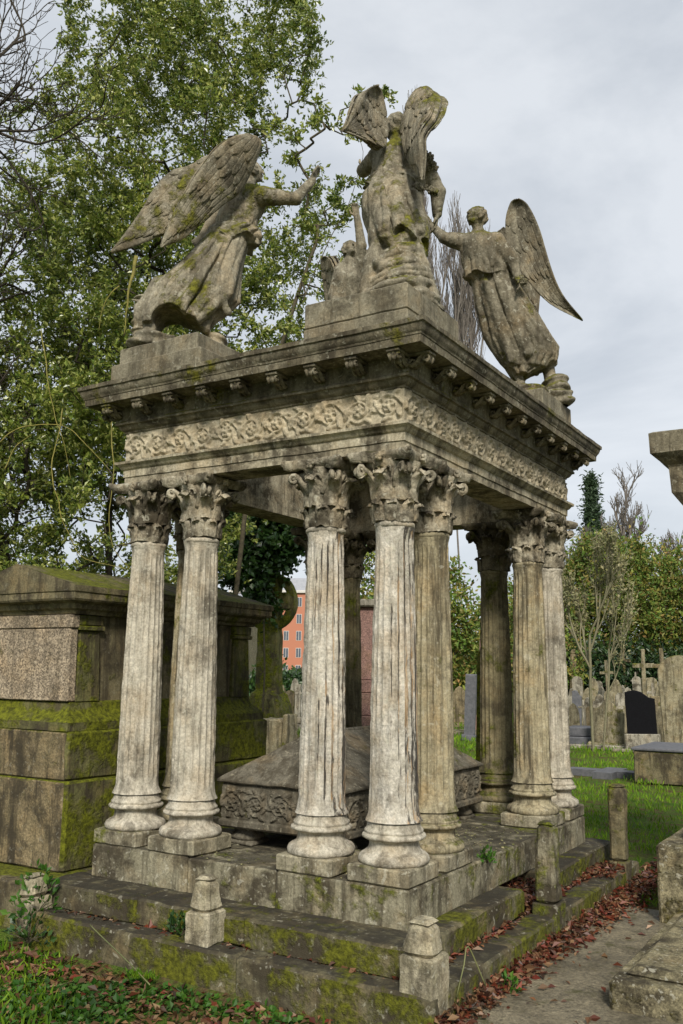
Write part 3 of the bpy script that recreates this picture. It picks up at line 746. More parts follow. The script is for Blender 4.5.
def head(S, c, face, up=(0,0,1), neck=None, bun=True):
    c = np.array(c, float); f = nrm(face); u = np.array(up, float); u = nrm(u-f*(u@f)); sd = np.cross(f, u); B = np.array([sd, f, u])
    P = lambda a, b, d: c + sd*a + f*b + u*d
    S.ell(c, (.068,.082,.088), B, .01); S.ell(P(0,.022,-.045), (.050,.055,.055), B, .02)
    for s_ in (-1,1):
        S.ell(P(s_*.028,.082,.006), (.017,.014,.011), B, .010, True); S.ell(P(s_*.028,.070,.005), (.013,.012,.010), B, .004)
        S.cone(P(s_*.008,.080,.022), P(s_*.044,.064,.022), .007, .005, .008)
        S.ell(P(s_*.034,.058,-.025), (.02,.018,.02), B, .02)
    S.cone(P(0,.080,.015), P(0,.098,-.018), .006, .011, .008)
    S.ell(P(0,.080,-.040), (.020,.010,.005), B, .004); S.ell(P(0,.078,-.051), (.016,.010,.005), B, .004); S.ell(P(0,.066,-.078), (.018,.016,.014), B, .015)
    bump = lambda x, y, z: .006*np.sin(x*95+3*np.sin(z*40))*np.sin(z*80+2*np.sin(y*60)) + .004*np.sin(y*130+z*60)
    S.ell(P(0,-.028,.022), (.080,.080,.082), B, .012, False, bump)
    for s_ in (-1,1): S.ell(P(s_*.068,.0,-.02), (.025,.035,.045), B, .012, False, bump)
    S.ell(P(0,-.055,-.045), (.062,.04,.05), B, .015, False, bump)
    if bun: S.ell(P(0,-.098,.01), (.042,.036,.04), B, .012, False, bump)
    if neck is not None: S.cone(P(0,-.01,-.06), neck, .043, .05, .02)
def hand(S, w, d, n, k=1.0, curl=.5):
    """palm and five fingers: w wrist, d pointing direction, n palm normal"""
    w = np.array(w, float); d = nrm(d); n = np.array(n, float); n = nrm(n-d*(n@d)); s_ = np.cross(d, n); B = np.array([s_, d, n])
    S.ell(w+d*.045*k, (.036*k,.048*k,.018*k), B, .012)
    for i, (o, l) in enumerate(((-.027,.060),(-.009,.070),(.009,.066),(.026,.052))):
        a = w+d*.082*k+s_*o*k; dd = nrm(d+s_*o*4); b = a+(dd*.5+n*.18*curl)*l*k; e = b+(dd*.42+n*.5*curl)*l*k
        S.cone(w+d*.05*k+s_*o*.8*k, a, .012, .0105, .006); S.cone(a, b, .0105, .0095, .004); S.cone(b, e, .0095, .008, .004)
    a = w+d*.028*k-s_*.030*k; b = a+(d*.6-s_*.6+n*.3)*.040*k; e = b+(d*.9-s_*.1+n*.3)*.032*k
    S.cone(w+d*.012*k-s_*.012*k, a, .014, .013, .008); S.cone(a, b, .0125, .011, .004); S.cone(b, e, .011, .0085, .004)
def smoothcurve(P, n):
    P = np.array(P, float); d = np.r_[0, np.cumsum(np.linalg.norm(np.diff(P, axis=0), axis=1))]; t = np.linspace(0, d[-1], n)
    Q = np.vstack([2*P[0]-P[1], P, 2*P[-1]-P[-2]]); out = []
    for x in t:
        i = min(len(P)-2, max(0, np.searchsorted(d, x)-1)); u = (x-d[i])/(d[i+1]-d[i]+1e-9)
        a, b, c, e = Q[i:i+4]
        out.append(.5*((2*b)+(-a+c)*u+(2*a-5*b+4*c-e)*u*u+(-a+3*b-3*c+e)*u**3))
    return np.array(out)
def wing(parent, outer, inner, bulge, seed=0, nf=8, sgn=1, th=.014):
    """a carved wing between two side curves running from crest to tip; long feathers below, overlapping coverts above"""
    n, m = 110, 56
    O = smoothcurve(outer, n); I = smoothcurve(inner, n); s_ = np.linspace(0, 1, m)
    G = I[:,None]*(1-s_)[None,:,None] + O[:,None]*s_[None,:,None]
    du = np.gradient(G, axis=0); dv = np.gradient(G, axis=1); N = np.cross(du, dv); N /= np.linalg.norm(N, axis=2)[...,None]+1e-9
    N = N.mean(axis=(0,1)); N = N/np.linalg.norm(N)
    t = np.linspace(0, 1, n)[:,None]; S_ = s_[None,:]
    prof = np.sin(math.pi*np.clip(S_*.94+.03,0,1))**.7*(1-.5*t)*np.clip(t*8,0,1)**.5
    G = G + N*(bulge*prof)[...,None]
    rel = .0018*fbm(G, 30, seed, 2)
    edge = np.clip(np.minimum(S_, 1-S_)*m/2.5, 0, 1)*np.clip((1-t)*n/5, 0, 1)
    T = (th*(1.25-.75*t) + .028*np.exp(-((1-S_)/.10)**2)*(1-t)**1.2*.6)
    A = G+N[None,None]*((T+rel)*edge)[...,None]*sgn; Bk = G-N[None,None]*((T+rel*.8)*edge)[...,None]*sgn
    mb = MB(); mb.grid(A); mb.grid(Bk, flip=True)
    for e1, e2, fl in ((A[0],Bk[0],0),(A[-1],Bk[-1],1),(A[:,0],Bk[:,0],1),(A[:,-1],Bk[:,-1],0)): mb.grid(np.array([e1,e2]), flip=bool(fl))
    rg = random.Random(seed)
    def samp(s1, t1):
        x = np.clip(t1, 0, 1)*(n-1); y = np.clip(s1, 0, 1)*(m-1); i0 = np.minimum(x.astype(int), n-2); j0 = np.minimum(y.astype(int), m-2); a = (x-i0)[...,None]; b = (y-j0)[...,None]
        return G[i0,j0]*(1-a)*(1-b)+G[i0+1,j0]*a*(1-b)+G[i0,j0+1]*(1-a)*b+G[i0+1,j0+1]*a*b, (T[i0, np.minimum(j0, T.shape[1]-1)] if T.shape[1] > 1 else T[i0,0])
    rows = [(.36,1.0,nf,.004,1),(.22,.60,nf-1,.012,0),(.11,.38,6,.020,0),(.02,.22,5,.027,0)]
    for side in (1, -1):
        for (a, b, cnt, lift, prim) in rows:
            for q_ in range(cnt):
                sc_ = (q_+.5)/cnt; hw = .62/cnt*(1.0 if prim else 1.05); aa = a-.03*rg.random(); bb = (b-.30*(1-sc_)**1.3 if prim else b+.03*math.sin(q_*2.1+seed)+rg.uniform(-.015,.015))
                U_, V_ = np.meshgrid(np.linspace(-1,1,7), np.linspace(0,1,15), indexing='ij')
                wv = np.sqrt(np.clip(1-np.clip((V_-.72)/.28,0,1)**2, 0, 1))*(.85+.15*V_)
                P_, th_ = samp(sc_+hw*U_*wv, aa+(bb-aa)*V_)
                hgt_ = th_*.9 + lift + .010*(1-U_**2)*np.clip(1-V_*.25,0,1) + .004*q_/cnt - .0035*np.exp(-(U_/.16)**2) + (.006*V_*(0 if prim else 1)); hgt_ = hgt_*(1-.6*np.clip(aa+(bb-aa)*V_-.6,0,1))
                mb.plate(P_+N*(hgt_*side*sgn)[...,None], .0045)
    return mb.noise(.0012, 45, seed).build('wing', M['statue'], parent, True)
def garland(parent, pts, r, seed, k=26):
    rg = random.Random(seed); mb = MB(); pts = smoothcurve(pts, 40)
    for i in range(k):
        p = pts[rg.randrange(40)] + np.array([rg.gauss(0,r*.5) for _ in range(3)])
        mb.blob(p, rg.uniform(.010,.017), 5)
        for j in range(5):
            a = j*TAU/5+rg.random(); o = np.array([math.cos(a), -.5+rg.random(), math.sin(a)])*.016
            mb.blob(p+o, (.011,.010,.011), 5)
    return mb.noise(.003, 40, seed).build('garland', M['statue'], parent, True)
RZ = .5526
F1 = [(9,.10,1.2,.8),(5,.12,-.8,1.2),(15,.045,2.0,1)]
def rock(S, c, r, seed): 
    b = lambda x, y, z: .014*np.sin(z*70+2*np.sin(x*14+seed))+.012*np.sin(x*23+y*19+seed)*np.sin(z*21)
    S.ell(c, r, None, .02, False, b)

# --- figure on the left block: seen from behind her right shoulder, arm flung out to the right
aL = empty('angel_statue', (-1.9,.2,3.5), RZ, 'carved angel on the left block leaning right with outstretched arm and long drooping wings', 'statue', 'angel statues on the canopy corners')
S = SDF((-.62,-.45,-.01), (1.05,.62,1.78), .0062)
nk = np.array((0.376,0.17,1.515)); sR = np.array((0.514,0.04,1.373)); sL = np.array((0.28,0.28,1.566))
S.chain([sL, sR], [.066,.070], .03)
ch = np.array((0.376,0.14,1.356)); wa = np.array((0.301,0.12,1.186))
S.ell(ch, (.150,.125,.15), None, .04); S.chain([ch, wa], [.135,.125], .04)
S.skirt([(0.171,0.14,1.344),(0.13,0.12,1.193)], [(0.498,0.14,1.366),(0.464,0.12,1.197)], [(1.05,.14),(1.35,.13)], 1.08, 1.32, [(9,.05,.4,1),(15,.04,-.5,1)], .03)
head(S, (0.401,0.2,1.685), (.9,.30,.15), neck=nk)
el = np.array((0.778,0.1,1.384)); ha = np.array((0.904,0.14,1.567))
S.chain([sR, el], [.070,.050], .02); S.chain([el, ha], [.050,.034], .012); hand(S, ha, (.35,.1,1), (1,-.3,-.2), .95, .4)
S.cone(sR, sR+(el-sR)*.42, .076, .062, .02)                     # sleeve
e2 = np.array((0.108,0.25,1.332)); h2 = np.array((0.03,0.12,1.061))
S.chain([sL, e2], [.065,.05], .02); S.chain([e2, h2], [.048,.034], .012); hand(S, h2, (-.5,-.2,-.7), (.3,-1,0), .9, .9)
S.skirt([(0.114,0.12,1.184),(0.08,0.1,1.086)], [(0.472,0.12,1.189),(0.493,0.1,1.083)], [(.9,.20),(1.12,.15)], .99, 1.11, [(11,.16,.5,1),(6,.12,0,1)], .012, hem=lambda th: .03*np.sin(th*5))
LL = [(0.124,0.12,1.149),(0.031,0.07,0.993),(-0.112,0.02,0.771),(-0.319,-0.04,0.531),(-0.425,-0.08,0.34),(-0.42,-0.1,0.169)]
RR = [(0.464,0.12,1.189),(0.407,0.09,1.008),(0.354,0.06,0.727),(0.326,0.03,0.461),(0.149,0,0.248),(0.104,0,0.19)]
S.skirt(LL, RR, [(1.1,.13),(.85,.18),(.55,.21),(.2,.2)], .19, 1.10, [(7,.13,2.2,.8),(4,.10,-1.5,1.2),(13,.055,3.0,1)], .03)
ridges(S, LL, RR, [(1.1,.13),(.85,.18),(.55,.21),(.2,.2)], (.04,.13,.22,.32,.43,.54,.66,.78,.9), .019, seed=1, z0=.24)
ridges(S, LL, RR, [(1.1,.13),(.85,.18),(.55,.21),(.2,.2)], (.2,.5,.8), .021, side=1, seed=2, z0=.24)
S.ell((-0.152,-0.1,0.205), (.125,.60,.125), None, .02, True); S.ell((-0.052,0,0.179), (.13,.6,.09), None, .02, True)
S.cone((0.054,-0.12,0.724), (0.283,-0.1,0.324), .045, .03, .03); S.cone((0.151,-0.03,0.953), (-0.157,-0.16,0.391), .05, .035, .03); S.cone((0.077,-0.02,0.771), (0.116,-0.08,0.184), .05,.03,.03)
S.chain([(-0.253,-0.02,0.549), (-0.37,-0.05,0.336), (-0.389,-0.06,0.152)], [.10,.075,.065], .03)
for q_, c_ in enumerate(((-0.367,-0.05,0.435),(-0.371,-0.05,0.369),(-0.376,-0.05,0.303),(-0.388,-0.05,0.238),(-0.393,-0.05,0.172))): S.ell(c_, (.095-.004*q_,.10,.020), None, .012)
for i in range(5): S.cone((-0.456,-0.1,0.413), (-0.318,-0.12,0.382), .01, .01, .01) if i == 0 else None
S.ell((-0.304,-0.14,0.155), (.05,.05,.07), None, .02); S.chain([(-0.313,-0.12,0.26), (-0.311,-0.17,0.127), (-0.285,-0.24,0.03)], [.035,.034,.024], .015)
rock(S, (-.30,-.04,.065), (.19,.20,.10), 1); rock(S, (.02,0,.03), (.26,.22,.07), 2); rock(S, (.16,.04,.07), (.12,.14,.13), 5)
link('robed_figure', S.mesh('robed_figure', M['statue'], .0018, 1), aL)
wing(aL, [(0.422,-0.2,1.742),(0.355,-0.24,1.729),(0.225,-0.3,1.634),(0.062,-0.34,1.389),(-0.094,-0.34,1.081),(-0.224,-0.3,0.757)],
         [(0.436,-0.19,1.748),(0.48,-0.14,1.72),(0.44,-0.1,1.587),(0.324,-0.06,1.35),(0.182,-0.14,1.168),(-0.039,-0.25,0.866),(-0.216,-0.3,0.749)], -.05, 1)
wing(aL, [(0.146,0.22,1.793),(0.059,0.24,1.803),(-0.124,0.3,1.745),(-0.339,0.34,1.674),(-0.579,0.36,1.3),(-0.76,0.34,1.009)],
         [(0.163,0.22,1.784),(0.251,0.22,1.631),(0.108,0.22,1.432),(-0.192,0.28,1.227),(-0.541,0.32,1.065),(-0.751,0.34,1)], -.05, 2)
# --- figure on the block nearest the viewer: seen from behind, wings raised
aN = empty('angel_statue', (-.195,.19,3.5), RZ, 'carved angel on the nearest block, seen from behind with both wings raised', 'statue', 'angel statues on the canopy corners')
S = SDF((-.42,-.42,-.01), (.58,.75,1.80), .0062)
hd = np.array((0.106,0.34,1.594)); nk = np.array((0.101,0.3,1.43)); sL = np.array((-0.03,0.28,1.328)); sR = np.array((0.241,0.26,1.32))
S.chain([sL, nk+np.array([0,0,-.04]), sR], [.066,.075,.070], .03)
ch = np.array((0.095,0.27,1.252)); wa = np.array((0.078,0.22,1.096))
S.ell(ch, (.155,.115,.15), None, .04); S.chain([ch, wa], [.13,.125], .04)
head(S, hd, (-.15,.9,-.1), up=(0,.15,1), neck=nk)
S.skirt([(-0.059,0.27,1.314),(-0.082,0.22,1.11)], [(0.271,0.27,1.318),(0.266,0.22,1.114)], [(1.0,.14),(1.4,.12)], 1.09, 1.34, [(11,.05,.4,1),(7,.05,-.5,1)], .03)
S.skirt([(-0.089,0.22,1.125),(-0.125,0.2,1.02)], [(0.273,0.22,1.13),(0.3,0.2,1.025)], [(.9,.20),(1.15,.155)], 1.02, 1.115, [(12,.18,.5,1),(5,.12,0,1)], .012, hem=lambda th: .03*np.sin(th*4+1))
LL = [(-0.082,0.2,1.083),(-0.147,0.16,0.951),(-0.14,0.12,0.806),(-0.098,0.08,0.665),(-0.07,0.04,0.496)]
RR = [(0.272,0.2,1.087),(0.289,0.16,0.949),(0.292,0.12,0.789),(0.309,0.08,0.655),(0.298,0.04,0.5)]
S.skirt(LL, RR, [(1.1,.15),(.9,.20),(.5,.21)], .47, 1.10, [(6,.16,.8,.8),(10,.07,-1.0,1),(3,.08,.4,1)], .02, hem=lambda th: .07*np.exp(-((th+math.pi/2)/.8)**2)-.03*np.cos(th*6))
ridges(S, LL, RR, [(1.1,.15),(.9,.20),(.5,.21)], (.05,.13,.22,.80,.88,.96), .02, seed=5, z0=.55)
LL = [(0.036,0.1,0.722),(0.05,0.08,0.659),(-0.014,0.04,0.444),(-0.083,0,0.205),(-0.144,0,0.06),(-0.157,0,-0.019)]
RR = [(0.29,0.1,0.725),(0.281,0.08,0.662),(0.284,0.04,0.448),(0.334,0,0.211),(0.374,0,0.067),(0.387,0,-0.012)]
S.skirt(LL, RR, [(.75,.14),(.4,.19),(0,.26)], .0, .80, [(3,.07,9,.9),(1,.12,14,.8),(8,.05,5,1)], .025)
S.chain([(-0.024,-0.02,0.54), (-0.079,-0.04,0.354), (-0.111,-0.04,0.137)], [.05,.055,.06], .03)
S.cone((0.198,-0.08,0.557), (0.323,-0.1,0.088), .03, .045, .03); S.cone((0.013,-0.1,0.516), (0.238,-0.16,0.259), .03, .03, .03); S.cone((-0.041,-0.12,0.317), (0.261,-0.2,0.073), .035, .035, .03)
el = np.array((0.403,0.22,1.022)); ha = np.array((0.399,0.26,0.872))
S.chain([sR, el], [.082,.056], .02); S.chain([el, ha], [.056,.036], .012); hand(S, ha, (-.1,.25,-1), (-1,0,0), .95, .7)
S.cone(sR, sR+(el-sR)*.7, .078, .066, .02)
e2 = sL+np.array([-.10,.22,.02]); h2 = e2+np.array([.02,.22,.16])
S.chain([sL, e2], [.075,.052], .02); S.chain([e2, h2], [.05,.034], .012); hand(S, h2, (.1,.6,.8), (0,-1,.3), .95, .4)
rock(S, (.12,.02,.02), (.30,.28,.09), 3)
ridges(S, [(-0.059,0.27,1.314),(-0.082,0.22,1.094)], [(0.271,0.27,1.318),(0.266,0.22,1.099)], [(1.0,.13),(1.4,.12)], (.12,.25,.38,.62,.75,.88), .013, seed=9, z0=1.10, z1=1.36)
link('robed_figure', S.mesh('robed_figure', M['statue'], .0018, 2), aN)
wing(aN, [(-0.086,-0.01,1.678),(-0.108,-0.02,1.671),(-0.165,-0.08,1.598),(-0.201,-0.16,1.466),(-0.242,-0.28,1.281),(-0.281,-0.4,1.108)],
         [(-0.079,0,1.685),(-0.048,0.06,1.688),(-0.016,0.12,1.602),(0.007,0.14,1.457),(-0.008,0.1,1.29),(-0.13,-0.18,1.176),(-0.274,-0.4,1.101)], .04, 3, sgn=-1)
wing(aN, [(0.341,0.07,1.716),(0.381,0.04,1.692),(0.398,-0.06,1.565),(0.345,-0.22,1.328),(0.253,-0.32,1.137),(0.249,-0.36,0.96),(0.24,-0.38,0.77)],
         [(0.328,0.08,1.722),(0.279,0.1,1.712),(0.215,0.12,1.613),(0.165,0.12,1.414),(0.179,0.02,1.189),(0.207,-0.15,0.975),(0.234,-0.37,0.769)], .03, 4, th=.02)
garland(aN, [(0.279,0.12,1.259),(0.339,0.14,1.241),(0.353,0.14,1.163)], .03, 1, 14); garland(aN, [(0.2,0.02,0.953),(0.303,0.08,0.958),(0.423,0.14,0.962)], .02, 2, 16)
# --- figure on the far right block: turned to the viewer, reaching left
aR = empty('angel_statue', (-.19,2.67,3.5), RZ, 'carved angel on the right block, face to the viewer, reaching left, one long wing', 'statue', 'angel statues on the canopy corners')
S = SDF((-.92,-.50,-.01), (.72,.50,1.85), .0064)
hd = np.array((-0.37,-0.2,1.733)); nk = np.array((-0.341,-0.18,1.576)); sR = np.array((-0.502,-0.14,1.505)); sL = np.array((-0.194,-0.22,1.479))
S.chain([sR, nk+np.array([0,0,-.05]), sL], [.068,.072,.068], .03)
ch = np.array((-0.333,-0.17,1.404)); wa = np.array((-0.274,-0.13,1.248))
S.ell(ch, (.155,.12,.15), None, .04); S.chain([ch, wa], [.13,.125], .04)
S.skirt([(-0.516,-0.17,1.451),(-0.476,-0.13,1.255)], [(-0.158,-0.17,1.456),(-0.064,-0.13,1.222)], [(1.1,.15),(1.5,.13)], 1.16, 1.50, [(10,.09,.4,.9),(6,.08,-.5,1)], .02, hem=lambda th: .025*np.sin(th*5))
head(S, hd, (-.80,-.52,.22), neck=nk)
el = np.array((-0.661,-0.16,1.533)); ha = np.array((-0.766,-0.12,1.67))
S.chain([sR, el], [.070,.052], .02); S.chain([el, ha], [.05,.034], .012); hand(S, ha, (-.45,.1,.9), (-.9,0,-.3), .95, .6)
S.cone(sR, sR+(el-sR)*.5, .076, .070, .02)
el = np.array((-0.047,-0.24,1.268)); ha = np.array((-0.013,-0.28,1.096))
S.chain([sL, el], [.072,.055], .02); S.chain([el, ha], [.052,.036], .012); hand(S, ha, (.1,-.1,-1), (-1,0,0), .95, .8)
S.cone(sL, el, .078, .066, .02)
LL = [(-0.456,-0.12,1.26),(-0.408,-0.1,1.172),(-0.36,-0.06,0.908),(-0.266,-0.02,0.635),(-0.116,0.02,0.411),(-0.005,0.04,0.266)]
RR = [(-0.07,-0.12,1.246),(0.062,-0.08,1.051),(0.26,-0.02,0.738),(0.395,0.03,0.546),(0.384,0.04,0.405),(0.142,0.04,0.287)]
S.skirt(LL, RR, [(1.25,.13),(1.0,.165),(.6,.19),(.3,.16)], .27, 1.25, [(7,.14,1.6,.8),(4,.09,-1.2,1.2),(13,.05,2.0,1)], .03)
ridges(S, LL, RR, [(1.25,.13),(1.0,.165),(.6,.19),(.3,.16)], (.05,.15,.26,.36,.47,.58,.70,.81,.92), .017, seed=3, z0=.36)
ridges(S, LL, RR, [(1.25,.13),(1.0,.165),(.6,.19),(.3,.16)], (.2,.5,.8), .02, side=1, seed=4, z0=.36)
ridges(S, [(-0.516,-0.17,1.471),(-0.458,-0.13,1.236)], [(-0.158,-0.17,1.475),(-0.073,-0.13,1.222)], [(1.1,.14),(1.5,.13)], (.12,.27,.42,.58,.72,.86), .014, seed=8, z0=1.22, z1=1.52)
S.cone((-0.168,-0.24,1.065), (0.083,-0.18,0.438), .03, .045, .03); S.cone((-0.294,-0.24,1.063), (-0.051,-0.12,0.382), .03, .035, .03); S.cone((-0.053,-0.2,1.017), (0.281,-0.1,0.469), .03, .04, .03)
S.ell((0.188,0,0.236), (.085,.3,.065), None, .02, True)
S.chain([(0.016,0,0.31), (0.046,-0.02,0.2), (0.002,-0.1,0.117)], [.04,.036,.026], .015)
S.chain([(0.315,0.06,0.392), (0.33,0.06,0.258)], [.06,.05], .02)
rock(S, (.02,0,.05), (.30,.24,.14), 3); rock(S, (.37,.04,.17), (.125,.14,.15), 4); rock(S, (.385,.04,.06), (.15,.15,.11), 8)
link('robed_figure', S.mesh('robed_figure', M['statue'], .0018, 3), aR)
wing(aR, [(0.028,-0.16,1.914),(0.055,-0.16,1.909),(0.124,-0.18,1.839),(0.206,-0.2,1.622),(0.302,-0.18,1.272),(0.414,-0.14,1.01),(0.614,-0.08,0.787)],
         [(0.009,-0.16,1.913),(-0.03,-0.12,1.9),(-0.072,-0.08,1.74),(-0.054,-0.06,1.521),(0.039,-0.08,1.295),(0.133,-0.1,1.131),(0.311,-0.1,0.929),(0.604,-0.08,0.777)], -.05, 5)
wing(aR, [(-0.06,0.3,1.854),(0.162,0.36,1.678),(0.319,0.4,1.365),(0.311,0.4,1.035)],
         [(-0.153,0.22,1.75),(0.004,0.26,1.503),(0.149,0.34,1.233),(0.301,0.4,1.025)], -.04, 6)
garland(aR, [(-0.052,-0.3,1.106),(0.01,-0.3,1.069),(0.04,-0.28,1.021)], .028, 3, 16)
# --- figure on the back block: only head, shoulders and raised arm show above the cornice
aB = empty('angel_statue', (-1.9,2.67,3.5), RZ, 'carved angel on the back block, arm raised straight up, half hidden by the cornice', 'statue', 'angel statues on the canopy corners')
S = SDF((-.50,-.72,-.01), (.42,.32,2.32), .0068)
hd = np.array((-0.059,-0.34,1.762)); nk = np.array((-0.072,-0.32,1.633)); sA = np.array((-0.152,-0.28,1.565)); sB = np.array((0.019,-0.3,1.568))
S.chain([sA, nk+np.array([0,0,-.03]), sB], [.06,.07,.065], .03)
ch = np.array((-0.08,-0.28,1.47)); wa = np.array((-0.088,-0.22,1.272))
S.ell(ch, (.145,.115,.15), None, .04); S.chain([ch, wa], [.13,.12], .04)
S.skirt([(-0.202,-0.28,1.543),(-0.218,-0.22,1.271)], [(0.079,-0.28,1.546),(0.073,-0.22,1.274)], [(1.0,.14),(1.6,.12)], 1.05, 1.45, [(10,.10,.4,.9),(6,.08,-.5,1)], .02)
head(S, hd, (.25,-.9,.25), neck=nk)
el = np.array((0.05,-0.4,1.766)); ha = np.array((0.002,-0.44,2.055))
S.chain([sB, el], [.068,.05], .02); S.chain([el, ha], [.05,.034], .012); hand(S, ha, (-.2,-.1,1), (-.3,-1,0), .95, .6)
el = sA+np.array([-.08,.0,-.27]); ha = el+np.array([.05,-.14,-.2])
S.chain([sA, el], [.065,.05], .02); S.chain([el, ha], [.048,.034], .012); hand(S, ha, (.1,-.3,-1), (1,0,0), .95, .7)
S.skirt([(-.27,-.22,1.15),(-.32,-.12,.8),(-.36,-.02,.4),(-.34,.02,.1)], [(.03,-.22,1.15),(.12,-.12,.8),(.18,0,.4),(.2,.02,.1)], [(1.15,.13),(.8,.18),(.2,.2)], .08, 1.17, F1, .03)
rock(S, (-.05,0,.04), (.34,.26,.10), 6)
link('robed_figure', S.mesh('robed_figure', M['statue'], .0018, 4), aB)
wing(aB, [(-0.257,-0.1,1.799),(-0.309,-0.05,1.8),(-0.319,0.05,1.692),(-0.286,0.16,1.43),(-0.219,0.25,1.08)],
         [(-0.225,-0.14,1.748),(-0.183,-0.18,1.61),(-0.14,-0.14,1.467),(-0.137,0.05,1.276),(-0.208,0.25,1.069)], .03, 7)
wing(aB, [(.16,-.14,1.86),(.24,-.06,1.80),(.30,.06,1.5),(.30,.2,1.1),(.26,.3,.75)],
         [(.12,-.18,1.84),(.04,-.20,1.62),(.04,-.12,1.4),(.14,.1,1.05),(.25,.3,.76)], .03, 8)

# ------------------------------------------------------------------ sarcophagus under the canopy
sg = empty('sarcophagus', (-1.03,1.40,-.10), 0, 'dark stone coffin-shaped chest with hipped lid and carved sides under the canopy', 'sarcophagus')
def spart(mb, name, mat, parent, org, smooth=False):
    o = mb.build(name, mat, parent, smooth); 
    o.location = (-org[0], -org[1], -org[2]); return o
so_ = (-1.03,1.40,-.10)
X0, X1, Y0, Y1 = -1.57, -.49, .27, 2.53
b = MB().box(X0+.03, X1-.03, Y0+.03, Y1-.03, .055, .315, .008, .06)
b.box(X0+.01, X1-.01, Y0+.01, Y1-.01, .02, .075, .012, .06)
for (ox, oy, dx, dy, L, sd) in ((X0+.03,Y0+.03,1,0,X1-X0-.06,11),(X1-.03,Y0+.03,0,1,Y1-Y0-.06,12),(X0+.03,Y1-.03,0,-1,Y1-Y0-.06,13),(X1-.03,Y1-.03,-1,0,X1-X0-.06,14)):
    U, V, Z = relief(L, .215, sd, .0085); G = np.zeros((len(U), len(V), 3)); nx, ny = dy, -dx; Z = Z*1.4+.002
    G[...,0] = ox+dx*U[:,None]+nx*Z; G[...,1] = oy+dy*U[:,None]+ny*Z; G[...,2] = .08+V[None,:]
    b.grid(G)
spart(b, 'chest', M['sarc'], sg, so_)
b = MB()
def hip(m, x0, x1, y0, y1, z0, z1, rin, n=18):
    t = np.linspace(0, 1, n); rings = []
    for v in t:
        ins = (x1-x0)/2*(1-rin)*v; insy = ((y1-y0)/2)*.36*v; z = z0+(z1-z0)*v
        a, c_, e, f = x0+ins, x1-ins, y0+insy, y1-insy; L = []
        for p, q_ in (((a,e),(c_,e)),((c_,e),(c_,f)),((c_,f),(a,f)),((a,f),(a,e))):
            for k in range(24): L.append([p[0]+(q_[0]-p[0])*k/24, p[1]+(q_[1]-p[1])*k/24, z])
        rings.append(L)
    m.grid(np.array(rings), closed_v=True, flip=True)
b.box(X0, X1, Y0, Y1, .317, .345, .01, .05)
hip(b, X0+.012, X1-.012, Y0+.012, Y1-.012, .345, .66, .06)
b.box(-1.03-.035, -1.03+.035, Y0+.42, Y1-.42, .645, .672, .012, .05)
spart(b.noise(.005, 8, 3, 3), 'lid', M['sarc'], sg, so_)
for x in (X0+.16, X1-.16):
    for y in (Y0+.18, 1.40, Y1-.18):
        m = MB().box(-.11, .11, -.11, .11, .0, .03, .01); m.lathe([(.10,.03),(.115,.05),(.10,.075),(.085,.09),(.10,.105),(.11,.122)], 20).noise(.006, 14, int(x*9+y*7), 3)
        o = m.build('foot', M['sarc'], sg, True); o.location = (x-so_[0], y-so_[1], .0)

# ------------------------------------------------------------------ big mossy chest tomb on the left
TX, TY = -2.55, -.20
bt = empty('chest_tomb', (TX-.7,1.0,GZ), 0, 'huge mossy chest tomb with stepped base and low gabled lid, left of the canopy tomb', 'tomb')
bo = (TX-.7,1.0,GZ); tx0 = TX-1.42; ty1 = 2.33
b = MB()
b.box(tx0, TX, TY, ty1, -.335, .285, .015, .07); b.box(tx0+.05, TX-.045, TY+.03, ty1-.05, .287, .637, .015, .07)
spart(b.noise(.004, 6, 3, 3), 'stepped_base', M['tomb_side'], bt, bo)
b = MB(); b.box(tx0-.4, TX+.12, TY-.32, ty1+.2, GZ-.05, -.337, .02, .08)
spart(b.noise(.005, 6, 4, 3), 'plinth', M['tomb'], bt, bo)
b = MB()                                                # front cheeks of dressed stone
b.box(tx0+.04, TX-.03, TY-.006, TY+.03, -.33, .28, .01, .07); b.box(tx0+.08, TX-.07, TY+.024, TY+.06, .29, .63, .01, .07)
spart(b.noise(.003, 6, 9, 3), 'base_front', M['tomb_front'], bt, bo)
b = MB()
def sweep_rect(m, x0, x1, y0, y1, prof, step=.08):
    rings = []
    for o_, z in prof:
        L = []
        cs = [(x0-o_,y0-o_),(x1+o_,y0-o_),(x1+o_,y1+o_),(x0-o_,y1+o_)]
        n_ = [max(2,int((x1-x0)/step)), max(2,int((y1-y0)/step))]*2
        for k in range(4):
            p, q_ = np.array(cs[k]), np.array(cs[(k+1)%4])
            for v in range(n_[k]): L.append(p+(q_-p)*v/n_[k])
        L = np.array(L); rings.append(np.c_[L, np.full(len(L), z)])
    m.grid(np.array(rings), closed_v=True, flip=True); return m
dx0, dx1, dy0, dy1 = tx0+.22, TX-.20, TY+.16, ty1-.22
sweep_rect(b, dx0, dx1, dy0, dy1, [(.13,.639),(.13,.70),(.115,.715),(.10,.73),(.06,.76),(.035,.80),(.03,.84),(.0,.85)])
o = spart(b.noise(.003, 7, 5), 'base_moulding', M['tomb_side'], bt, bo, True); smooth_by_angle(o)
b = MB().box(dx0, dx1, dy0, dy1, .84, 1.53, .006, .08)
spart(b, 'die', M['tomb'], bt, bo)
